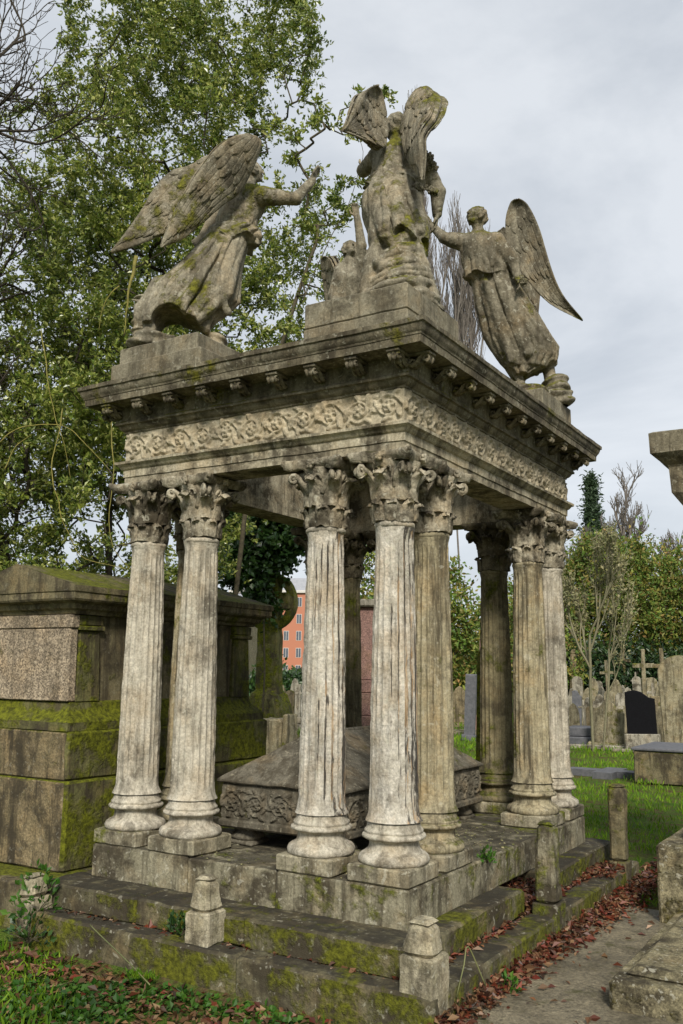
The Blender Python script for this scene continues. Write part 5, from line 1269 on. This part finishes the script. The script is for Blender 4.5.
# holly: large crown rising behind the chest tomb
att = crown_points([ce(-3.2,11.5,3.8,2.4,2.0,2.2), ce(-4.9,11.5,2.6,2.0,1.8,2.2), ce(-4.2,11.8,5.6,2.4,2.0,2.4), ce(-2.2,12,5.6,1.7,1.7,2.0), ce(-1.7,12.2,4.1,1.15,1.4,1.3), ce(-2.6,12,7.9,1.9,1.7,1.9), ce(-3.8,12,7.8,1.3,1.5,1.6), ce(-2.0,12,10.2,1.6,1.5,1.7), ce(-3.1,12,10.3,1.2,1.2,1.5), ce(-1.05,12,7.2,.9,.9,1.3), ce(-6.0,12,4.2,1.3,1.4,2.4)], 3600, rs)
att = att[(vnoise(att, .85, 21)+.4*vnoise(att, 2.2, 22) > -.22) | (att[:,2] < 2.6)]
st_ = [lc(-3.2,12,GZ), lc(-3.15,12,.3), lc(-3.2,12,1.2), lc(-3.05,12,2.1), lc(-3.1,12,3.2), lc(-3.0,12,4.4), lc(-3.0,12,5.6), lc(-2.9,12,7.0), lc(-2.9,12,8.4)]
tree('holly_tree', 'great dark green holly with glossy leaves filling the left behind the chest tomb', 'tree', st_, att, 11, .16, 'holly', 270000, .064, .0035, .47, .15, 'darkwood', spread=.17, wthr=5, flat=.7, cluster=7, wr=.5)
rs = np.random.RandomState(5)
att = crown_points([ce(-.35,11,7.0,.5,.4,.6), ce(-.15,11,6.1,.5,.5,.5), ce(.1,11,8.35,.28,.3,.35), ce(-.55,11,8.2,.6,.5,.5), ce(.55,11,8.6,.22,.2,.22), ce(-.7,11,9.4,.5,.4,.5), ce(-.6,11,5.2,.6,.5,.6), ce(.15,11,7.4,.3,.3,.4), ce(-.35,11,4.4,.5,.4,.4)], 210, rs)
tree('holly_sapling', 'loose spray of holly branches with sparse leaves against the sky behind the angels', 'tree', [lc(-1.4,11.2,GZ),lc(-1.35,11.2,.8),lc(-1.3,11.2,1.8),lc(-1.2,11.1,2.9),lc(-1.05,11,3.9),lc(-.85,11,4.9),lc(-.6,11,5.8),lc(-.35,11,6.6)], att, 12, .12, 'holly', 7000, .070, .0035, .5, .05, 'wood', spread=.06, wthr=3, cluster=5, wr=.48)
rs = np.random.RandomState(6)
bare_tree('bare dark branches sweeping in at the top left corner', lc(-8.3,9.6,GZ), (.05,0,1), 6.8, 0, 6, .05, rmax=.13, bark='darkwood')
_o = [o for o in C.objects if o.name.startswith('bare_tree')][0]; _b = np.array(_o.location)
for k, (a, d_, L_) in enumerate((((-8.1,9.6,5.6),(.85,.52,.10),3.9),((-8.1,9.6,6.1),(.80,.5,.42),4.4),((-8.1,9.6,4.9),(.85,.5,.02),3.4))):
    P, par = lsys(lc(*a), d_, L_, 4, np.random.RandomState(61+k), nch=5, up=.05, wob=.14, ratio=.56, ang=.7, nseg=8, first=.40)
    P = np.array(P); par = np.array(par); w, ch = weights(par); V, F = limb_mesh(P, par, w, .0042, .40, .07, 4); link('branch', mesh_np('branch', V-_b, [F], M['darkwood'], True), _o)
rs = np.random.RandomState(7)
att = crown_points([ce(-3.1,14,1.5,1.1,.8,1.2), ce(-4.8,14.5,1.6,1.8,.8,1.2)], 700, rs)
tree('elder_bush', 'dark tangled bush low behind the chest tomb lid', 'bush', [lc(-3,14,GZ),lc(-3,14,.4),lc(-2.9,14,.9)], att, 14, .18, 'ivy', 9000, .10, .006, .45, .08, 'darkwood', spread=.15)
# ivy mass over the wheel-head cross
rs = np.random.RandomState(8)
att = crown_points([ce(-1.5,18.6,4.1,1.1,.7,.9), ce(-1.3,18.6,3.5,.45,.5,.5), ce(-2.0,18.6,3.3,.7,.6,.6), ce(-1.62,18.6,2.6,.28,.4,.5)], 380, rs)
tree('ivy_clump', 'dense ivy clump smothering the head of the tall mossy cross', 'ivy', [lc(-1.55,18.6,GZ),lc(-1.5,18.55,1),lc(-1.55,18.55,2.2)], att, 15, .15, 'ivy', 15000, .13, .004, .4, .018, 'wood', spread=.2, lname='leaves', wr=.8)
# trees beyond, right
rs = np.random.RandomState(9)
att = crown_points([ce(12.5,44,4.4,4.0,3.0,3.4), ce(9.3,44,3.2,2.6,2.5,3.2), ce(15.5,44,4.0,3.0,3.0,3.6), ce(13,44,6.3,2.3,2.2,1.7), ce(17,43,3.5,2.5,2.5,3.5)], 900, rs)
tree('autumn_bush', 'broad yellow-green bush with orange tinted leaves on the right beyond the graves', 'tree', [lc(12.5,44,GZ),lc(12.5,44,1.2),lc(12.6,44,2.6)], att, 16, .5, 'bush', 60000, .21, .014, .5, .25, 'wood', spread=.55)
rs = np.random.RandomState(10)
att = crown_points([ce(11+i*2.4,41.5,.9,1.8,1.2,1.7) for i in range(5)], 500, rs)
tree('evergreen_hedge', 'dark evergreen hedge along the far side of the graves', 'hedge', [lc(15,41.5,GZ),lc(15,41.5,.3),lc(15,41.5,.8)], att, 17, .4, 'bushdark', 22000, .24, .012, .45, .15, 'darkwood', spread=.45, lname='leaves')
rs = np.random.RandomState(11)
H_ = 12.4; t = rs.rand(900)**.9; att = np.array([lc(17.3+math.cos(a)*3.1*(1-v)**1.1*q*(.75+.25*math.sin(v*40)), 62+math.sin(a)*3.1*(1-v)**1.1*q, 2.2+v*(H_)) for v, a, q in zip(t, rs.rand(900)*TAU, rs.rand(900)**.5)])
tree('conifer', 'tall dark conifer poking above the bushes on the right skyline', 'tree', [lc(17.3,62,GZ)]+[lc(17.3,62,z) for z in np.arange(.8,14.4,.7)], att, 18, .5, 'conifer', 11000, .34, .012, .5, .2, 'darkwood', spread=.28, wr=.3, droop=.3)
G_ = 'bare winter trees beyond'
bare_tree('slender bare tree standing in the sky between the centre and right angels', lc(6.75,50,GZ), (.0,0,1), 19.5, 5, 21, .010, .34, .055, group=G_, nch=6, up=.18, wob=.05, ratio=.50, ang=.36, nseg=8)
bare_tree('reddish bare tree rising above the middle of the autumn bush', lc(17.2,56,GZ), (0,0,1), 6.5, 5, 22, .013, .36, .2, group=G_, nch=5, up=.12, wob=.07, ratio=.56, ang=.55)
bare_tree('bare twiggy tree top at the right edge of the skyline', lc(21.5,56,GZ), (0,0,1), 6.2, 5, 23, .013, .36, .2, group=G_, nch=5, up=.12, wob=.07, ratio=.56, ang=.55)
bare_tree('small bare tree beside the far end of the cornice', lc(14.2,56,GZ), (0,0,1), 5.8, 5, 24, .013, .36, .2, group=G_, nch=5, up=.15, wob=.06, ratio=.52, ang=.45)
bare_tree('thin young tree with sparse pale leaves in front of the gravestones', lc(5.7,21,GZ), (-.02,0,1), 2.6, 4, 26, .006, .36, .035, bark='palebark', name='young_tree', leaf='pale', nleaf=2300, lsize=.085, nch=4, up=.10, wob=.06, ratio=.58, ang=.5, nseg=7, first=.5)
bare_tree('second thinner young stem right of the young tree', lc(5.98,21.2,GZ), (.04,0,1), 2.3, 3, 27, .006, .36, .025, bark='palebark', name='young_tree', leaf='pale', nleaf=700, lsize=.085, nch=4, up=.10, wob=.06, ratio=.58, ang=.5, nseg=7, first=.55)
# shrubs seen through the columns
for (r, d, z, a, c, sd, lf, lab) in ((3.8,33,2.6,1.6,3.2,31,'bush','leafy green bush seen in the gap right of the front columns'),(1.2,30,3.2,1.5,3.0,32,'bush','bush behind the pink granite monument'),
                                    (-2.5,34,.3,.9,.9,33,'ivy','dark shrub below the distant brick building'),(7.6,40,2.4,2.3,3.2,34,'bush','pale bush just left of the far column group')):
    rs = np.random.RandomState(sd); att = crown_points([ce(r,d,z,a,a,c*.75), ce(r+.4*a,d,z*.6,a,a,c*.5)], 200, rs)
    tree('shrub', lab, 'bush', [lc(r,d,GZ),lc(r,d,0),lc(r,d,z*.5)], att, sd, .3, lf, 9000, .2, .01, .45, .08, 'wood', spread=.35, group='shrubs beyond the graves')
# far wood closing the horizon
rs = np.random.RandomState(40)
Nn = 60000; rr = rs.uniform(-60, 75, Nn); hh = 3.2+1.6*np.sin(rr*.21)+1.2*np.sin(rr*.57+1)+.7*np.sin(rr*1.3); z = rs.rand(Nn)**.7*np.maximum(1.2, hh)
dd_ = 95+rs.normal(0,2,Nn)+.1*np.abs(rr); pos = CAMP[None]*np.array([1,1,0])+RH*rr[:,None]+FH*dd_[:,None]; pos[:,2] = GZ+z*.9
V, F = leaf_mesh(pos, rs.normal(0,1,(Nn,3)), .75, rs, .7); o = link('distant_wood', mesh_np('distant_wood', V, [F], M['bushdark'])); tag(o, 'low dark belt of distant trees closing the cemetery', 'wood', kind='stuff')

# hanging yellow-green stems left of the cornice
for i, pts in enumerate([[((-5.212,1.463,4.771)),((-4.914,1.411,3.966)),((-4.717,1.415,3.448)),((-4.623,1.473,3.021))],
    [((-4.195,1.385,4.279)),((-4.037,1.364,3.456)),((-4.067,1.346,2.841)),((-4.245,1.236,2.536)),((-4.352,1.17,2.186)),((-4.209,1.258,1.845))],
    [((-4.496,1.199,3.687)),((-4.467,1.099,3.038)),((-4.394,1.144,2.634)),((-4.26,1.227,2.336)),((-4.142,1.3,2.16)),((-3.778,1.524,2.047))],
    [((-3.934,1.31,3.74)),((-3.809,1.27,3.002)),((-3.824,1.261,2.606)),((-3.775,1.291,2.265)),((-3.6,1.399,2.007))],
    [((-5.181,1.011,3.372)),((-5.057,1.088,3.502)),((-4.841,1.221,3.58)),((-4.494,1.318,3.504)),((-4.05,1.474,3.067))],
    [((-5.12,1.049,3.097)),((-5.049,1.093,3.363)),((-4.925,1.169,3.504))],
    [((-3.89,1.573,5.384)),((-3.945,1.539,4.993)),((-3.984,1.514,4.684)),((-3.994,1.509,4.499))],
    [((-4.295,1.675,5.144)),((-4.414,1.602,4.948)),((-4.455,1.577,4.664))],
    [((-5.033,1.22,2.489)),((-4.829,1.346,2.754)),((-4.457,1.458,3.002)),((-4.142,1.535,3.089))],
    [((-3.472,3.945,5.639)),((-3.288,4.059,6.175)),((-3.057,4.201,6.68)),((-2.889,4.305,7.302)),((-2.826,4.344,7.722)),((-2.94,4.274,8.145))]]):
    if i in (1, 8): continue
    P_ = smoothcurve(pts, 30); P_ = P_ + .028*np.stack([fbm(P_, 2.6, i+3*k, 3) for k in range(3)], -1); mb = MB().tube(P_-P_[0], np.linspace(.007 if i not in (6,) else .022, .003, 30), 6)
    o = mb.build('hanging_stem', M['stem' if i != 9 else 'wood'], None, True); o.location = tuple(P_[0])
    tag(o, ['straight dark-tipped stem left of the cornice corner','long S-shaped yellow stem hooking down towards the tomb lid','looping yellow stem sweeping right over the tomb lid','yellow stem hanging just left of the corner capital','arched stem crossing from the left edge at frieze height','short hooked stem near the left edge','thick yellow-green stem below the left angel wing tips','short curved stem above the cornice corner','rising arched stem low on the left among holly','bare curving holly branch between the left and back angels'][i], 'stem', 'trailing stems in front of the holly')

# ------------------------------------------------------------------ grass, weeds, fallen leaves
def scatter(name, label, cat, pos, dirs, size, mat, seed, wr=.45, flat=0, fold=.18):
    rs = np.random.RandomState(seed); V, F = leaf_mesh(pos, dirs, size, rs, wr, fold, flat)
    o = link(name, mesh_np(name, V, [F], M[mat])); return tag(o, label, cat, kind='stuff')
rs = np.random.RandomState(50)
# lawn behind and right of the monument
n = 110000; r = rs.uniform(-1, 16, n)**1; d = 5.5+34*rs.rand(n)**1.9; pos = CAMP[None]*np.array([1,1,0])+RH*((r-2)*d/14)[:,None]+FH*d[:,None]; pos[:,2] = GZ
x, y = pos[:,0], pos[:,1]
keep = ~((x > -2.4) & (x < .75) & (y > -.8) & (y < 3.4)) & ~((x > .5) & (x < 3.3) & (y < 2.45)) & ~((x > -4.3) & (x < -2.3) & (y < 2.6)) & (y > -1.2) & ~((x > 1.0)&(x < 2.8)&(y < 4.7))
keep &= vnoise(pos, .9, 4) + .5*vnoise(pos, 3, 5) > -.35
pos = pos[keep]; dist = np.linalg.norm(pos-CAMP, axis=1)
dr = rs.normal(0,.45,(len(pos),3)); dr[:,2] = 1
V, F = leaf_mesh(pos, dr, (.02+.0045*dist)[:,None], rs, .2, .1); tag(link('grass', mesh_np('grass', V, [F], M['grass'])), 'bright green lawn grass between the graves', 'grass', kind='stuff')
# weeds, grass and litter in the left foreground
n = 19000; pos = np.c_[rs.uniform(-3.6,.56,n), rs.uniform(-2.6,-.72,n), np.full(n,GZ-.085)+rs.rand(n)*.045]
keep = vnoise(pos, 2.6, 7)+.5*vnoise(pos, 7, 8) > .0; pos = pos[keep]
scatter('weeds', 'low green leafy weeds at the foot of the kerb on the left', 'weeds', pos, np.c_[rs.normal(0,1,(len(pos),2)), rs.rand(len(pos))*.8+.1], .040, 'weed', 51, .75, 1.5)
n = 8200; pos = np.c_[rs.uniform(-3.6,.56,n), rs.uniform(-2.6,-.72,n), np.full(n,GZ-.09)]; pos = pos[vnoise(pos, 2.0, 9) > .1]
dr = rs.normal(0,.4,(len(pos),3)); dr[:,2] = 1; scatter('foreground_grass', 'tufts of fresh green grass by the left kerb', 'grass', pos, dr, .085, 'grass', 52, .07)
n = 5000; pos = np.c_[rs.uniform(-3.6,.56,n), rs.uniform(-2.6,-.70,n), GZ-.08+rs.rand(n)*.04]; dr = rs.normal(0,1,(n,3)); dr[:,2] *= .25
scatter('brown_litter', 'dead brown leaves among the weeds on the left', 'leaves', pos, dr, .055, 'brown', 53, .6, 1.5)
n = 380; pos = np.c_[rs.uniform(-3.6,.1,n), rs.uniform(-1.1,-.70,n), GZ-.05+rs.rand(n)*.03]; dr = rs.normal(0,1,(n,3)); dr[:,2] *= .25
scatter('red_litter', 'reddish fallen leaves along the foot of the left kerb', 'leaves', pos, dr, .06, 'red', 57, .5, 1.5)
# red leaves drifted along the right kerb, on the ledge and in the gap
P_ = []
n = 2900; y = rs.uniform(-.7,4.2,n); u = np.abs(rs.normal(0,1,n)); wd = .05+.08*np.clip((y-.6)/2,0,1.4); h_ = .07*np.exp(-(u/1.0)**2)
P_.append(np.c_[.59+u*wd, y, GZ+.012+rs.rand(n)*(h_+.015)])
n = 1100; P_.append(np.c_[rs.uniform(.0,.42,n), rs.uniform(1.12,1.75,n), -.46+rs.rand(n)*.10])
n = 420; P_.append(np.c_[rs.uniform(.372,.43,n), rs.uniform(-.5,2.9,n), -.47+rs.rand(n)*.03]); n = 260; P_.append(np.c_[rs.uniform(-2.1,.4,n), rs.uniform(-.60,-.5,n), -.472+rs.rand(n)*.02])
n = 240; P_.append(np.c_[rs.uniform(.35,.58,n), rs.uniform(2.4,3.0,n), -.45+rs.rand(n)*.04]); n = 60; P_.append(np.c_[rs.uniform(.56,1.2,n), rs.uniform(-1,2,n), np.full(n,GZ+.022)])
pos = np.concatenate(P_); dr = rs.normal(0,1,(len(pos),3)); dr[:,2] *= .35
scatter('fallen_leaves', 'drift of red-brown fallen leaves along the right kerb and in the step gap', 'leaves', pos, dr, .052, 'red', 54, .5, 1.2, .3)
n = 4500; pos = np.c_[rs.uniform(.5,7,n), rs.uniform(3.2,14,n), GZ+.02+rs.rand(n)*.03]; dr = rs.normal(0,1,(n,3)); dr[:,2] *= .3
scatter('lawn_litter', 'scattered pinkish brown leaves on the lawn', 'leaves', pos, dr, .08, 'brown', 55, .6, 1.5)
n = 160; pos = np.c_[rs.uniform(-2,.18,n), rs.uniform(-.18,.2,n), np.full(n,-.093)]; pos2 = np.c_[rs.uniform(-.45,.18,n), rs.uniform(.75,2.1,n), np.full(n,-.09)]; pos = np.r_[pos,pos2]; dr = rs.normal(0,1,(len(pos),3)); dr[:,2] *= .1
scatter('podium_litter', 'tiny dead leaf fragments on the podium floor', 'leaves', pos, dr, .022, 'pale', 56, .6, 2)
# small plants on the steps and ivy round the leaning post
def plant(name, label, cat, c, r, n, size, mat, seed, group=None, up=.4):
    rs = np.random.RandomState(seed); v = rs.normal(0,1,(n,3)); v /= np.linalg.norm(v,axis=1)[:,None]; v[:,2] = np.abs(v[:,2]); q_ = rs.rand(n)[:,None]**.4
    pos = v*q_*np.array(r); dr = v+rs.normal(0,.5,(n,3)); dr[:,2] += up; V, F = leaf_mesh(pos, dr, size, rs, .6, .2, 1)
    o = empty(name, c, 0, label, cat, group); link('leaves', mesh_np('leaves', V, [F], M[mat]), o)
    mb = MB(); idx = rs.choice(n, min(n, 18), False)
    for i in idx: mb.tube([(0,0,0), pos[i]*.5+np.array([0,0,.01]), pos[i]], .003, 4)
    mb.build('stems', M['wood'], o); return o
plant('ivy', 'ivy wrapped round the leaning broken post at the left end of the kerb', 'ivy', (-2.30,-.64,-.50), (.20,.12,.34), 120, .055, 'weed', 61)
plant('ivy', 'dark ivy trailing down the left end of the front kerb', 'ivy', (-2.22,-.74,-.62), (.2,.10,.18), 80, .05, 'ivy', 62)
plant('weed_tuft', 'small green plant growing on the ledge left of the middle kerb post', 'plant', (-1.13,-.55,-.46), (.13,.05,.13), 120, .04, 'ivy', 63, 'plants rooted in the masonry')
plant('weed_tuft', 'tiny fern rooted in the podium edge above the right step', 'plant', (.20,.92,-.13), (.05,.08,.09), 80, .035, 'weed', 64, 'plants rooted in the masonry')
plant('weed_tuft', 'green seedling beside the tall tapering post', 'plant', (.40,1.45,-.44), (.05,.06,.10), 70, .035, 'weed', 65, 'plants rooted in the masonry')
plant('weed_tuft', 'low green plant by the near end of the right kerb', 'plant', (.66,.08,-.60), (.06,.06,.07), 60, .035, 'weed', 66, 'plants rooted in the masonry')
# straws and dead stalks
for i, (pts, lab) in enumerate((([(-1.049,-0.887,-0.62),(-1.288,-0.817,-0.558),(-1.505,-0.834,-0.441),(-1.632,-0.794,-0.413)],'pale bent dead stalk lying among the weeds on the left'),
                              ([(-1.458,-1.161,-0.62),(-1.617,-0.785,-0.708),(-1.332,-0.844,-0.665)],'thin brown twig lying flat in the left weeds'),
                              ([(.60,-.45,-.50),(.62,-.40,-.36),(.60,-.30,-.30),(.66,-.22,-.5)],'bent straw sticking out beside the nearest kerb post'))):
    P_ = smoothcurve(pts, 14); o = MB().tube(P_-P_[0], .004, 5).build('dead_stalk', M['pale'], None, True); o.location = tuple(P_[0]); tag(o, lab, 'stalk')

rs = np.random.RandomState(70); mb = MB()
for i in range(46):
    if i < 26: p0 = np.array([.6+abs(rs.normal(0,.12)), rs.uniform(-.6,2.6), GZ+.04])
    else: p0 = np.array([rs.uniform(-2.6,-.2), rs.uniform(-1.6,-.75), GZ-.05])
    a = rs.uniform(0,TAU); L = rs.uniform(.05,.16); d = np.array([math.cos(a), math.sin(a), rs.uniform(-.05,.12)])
    mb.tube([p0, p0+d*L*.5+rs.normal(0,.006,3), p0+d*L+rs.normal(0,.012,3)], [.0028,.0022,.0014], 4)
tag(mb.build('twig_litter', M['wood']), 'broken brown twigs strewn among the fallen leaves and weeds', 'twigs', kind='stuff')

# ------------------------------------------------------------------ camera, sky, sun
cm = bpy.data.cameras.new('camera'); cam = bpy.data.objects.new('camera', cm); C.objects.link(cam)
_r, _u, _b, _p = [[0.852179, 0.52311, 0.012101], [0.079117, -0.151678, 0.985259], [0.517234, -0.83866, -0.170644], [2.666923, -4.957406, 1.107929]]
cam.matrix_world = Matrix(((_r[0],_u[0],_b[0],_p[0]),(_r[1],_u[1],_b[1],_p[1]),(_r[2],_u[2],_b[2],_p[2]),(0,0,0,1)))
cm.sensor_fit = 'VERTICAL'; cm.sensor_height = 24; cm.lens = 21.3779; cm.clip_end = 3000; cm.clip_start = .05
sc = bpy.context.scene; sc.camera = cam
sc.view_settings.view_transform = 'Standard'; sc.view_settings.look = 'None'; sc.view_settings.exposure = .48; sc.view_settings.gamma = 1
sc.view_settings.use_curve_mapping = False
SUN_EL, SUN_AZ = rad(37), rad(146)       # azimuth from +Y towards +X
w = bpy.data.worlds.new('World'); sc.world = w; w.use_nodes = True; nt = w.node_tree; nt.nodes.clear()
out = nd(nt, 'ShaderNodeOutputWorld'); bg = nd(nt, 'ShaderNodeBackground'); bg.inputs[1].default_value = .1
sky = nd(nt, 'ShaderNodeTexSky', sky_type='NISHITA'); sky.sun_disc = False; sky.sun_elevation = SUN_EL; sky.sun_rotation = SUN_AZ
tc = nd(nt, 'ShaderNodeTexCoord'); g = mapping(nt, tc.outputs['Generated'], scale=(1,1,2.2))
cl = noise(nt, g, 1.5, 7, .58, .5)
grey = ramp(nt, cl, .36, .62, (3.7,4.05,4.5,1), (5.85,6.1,6.4,1))
col = mix(nt, .90, sky.outputs[0], grey)
nt.links.new(col, bg.inputs[0]); nt.links.new(bg.outputs[0], out.inputs[0])
sl = bpy.data.lights.new('sun', 'SUN'); sl.energy = 3.1; sl.angle = rad(12); sl.color = (1,.94,.84)
so = bpy.data.objects.new('sun', sl); C.objects.link(so)
d = Vector((math.sin(SUN_AZ)*math.cos(SUN_EL), math.cos(SUN_AZ)*math.cos(SUN_EL), math.sin(SUN_EL)))
so.rotation_euler = d.to_track_quat('Z', 'Y').to_euler(); so.location = (0,0,20)
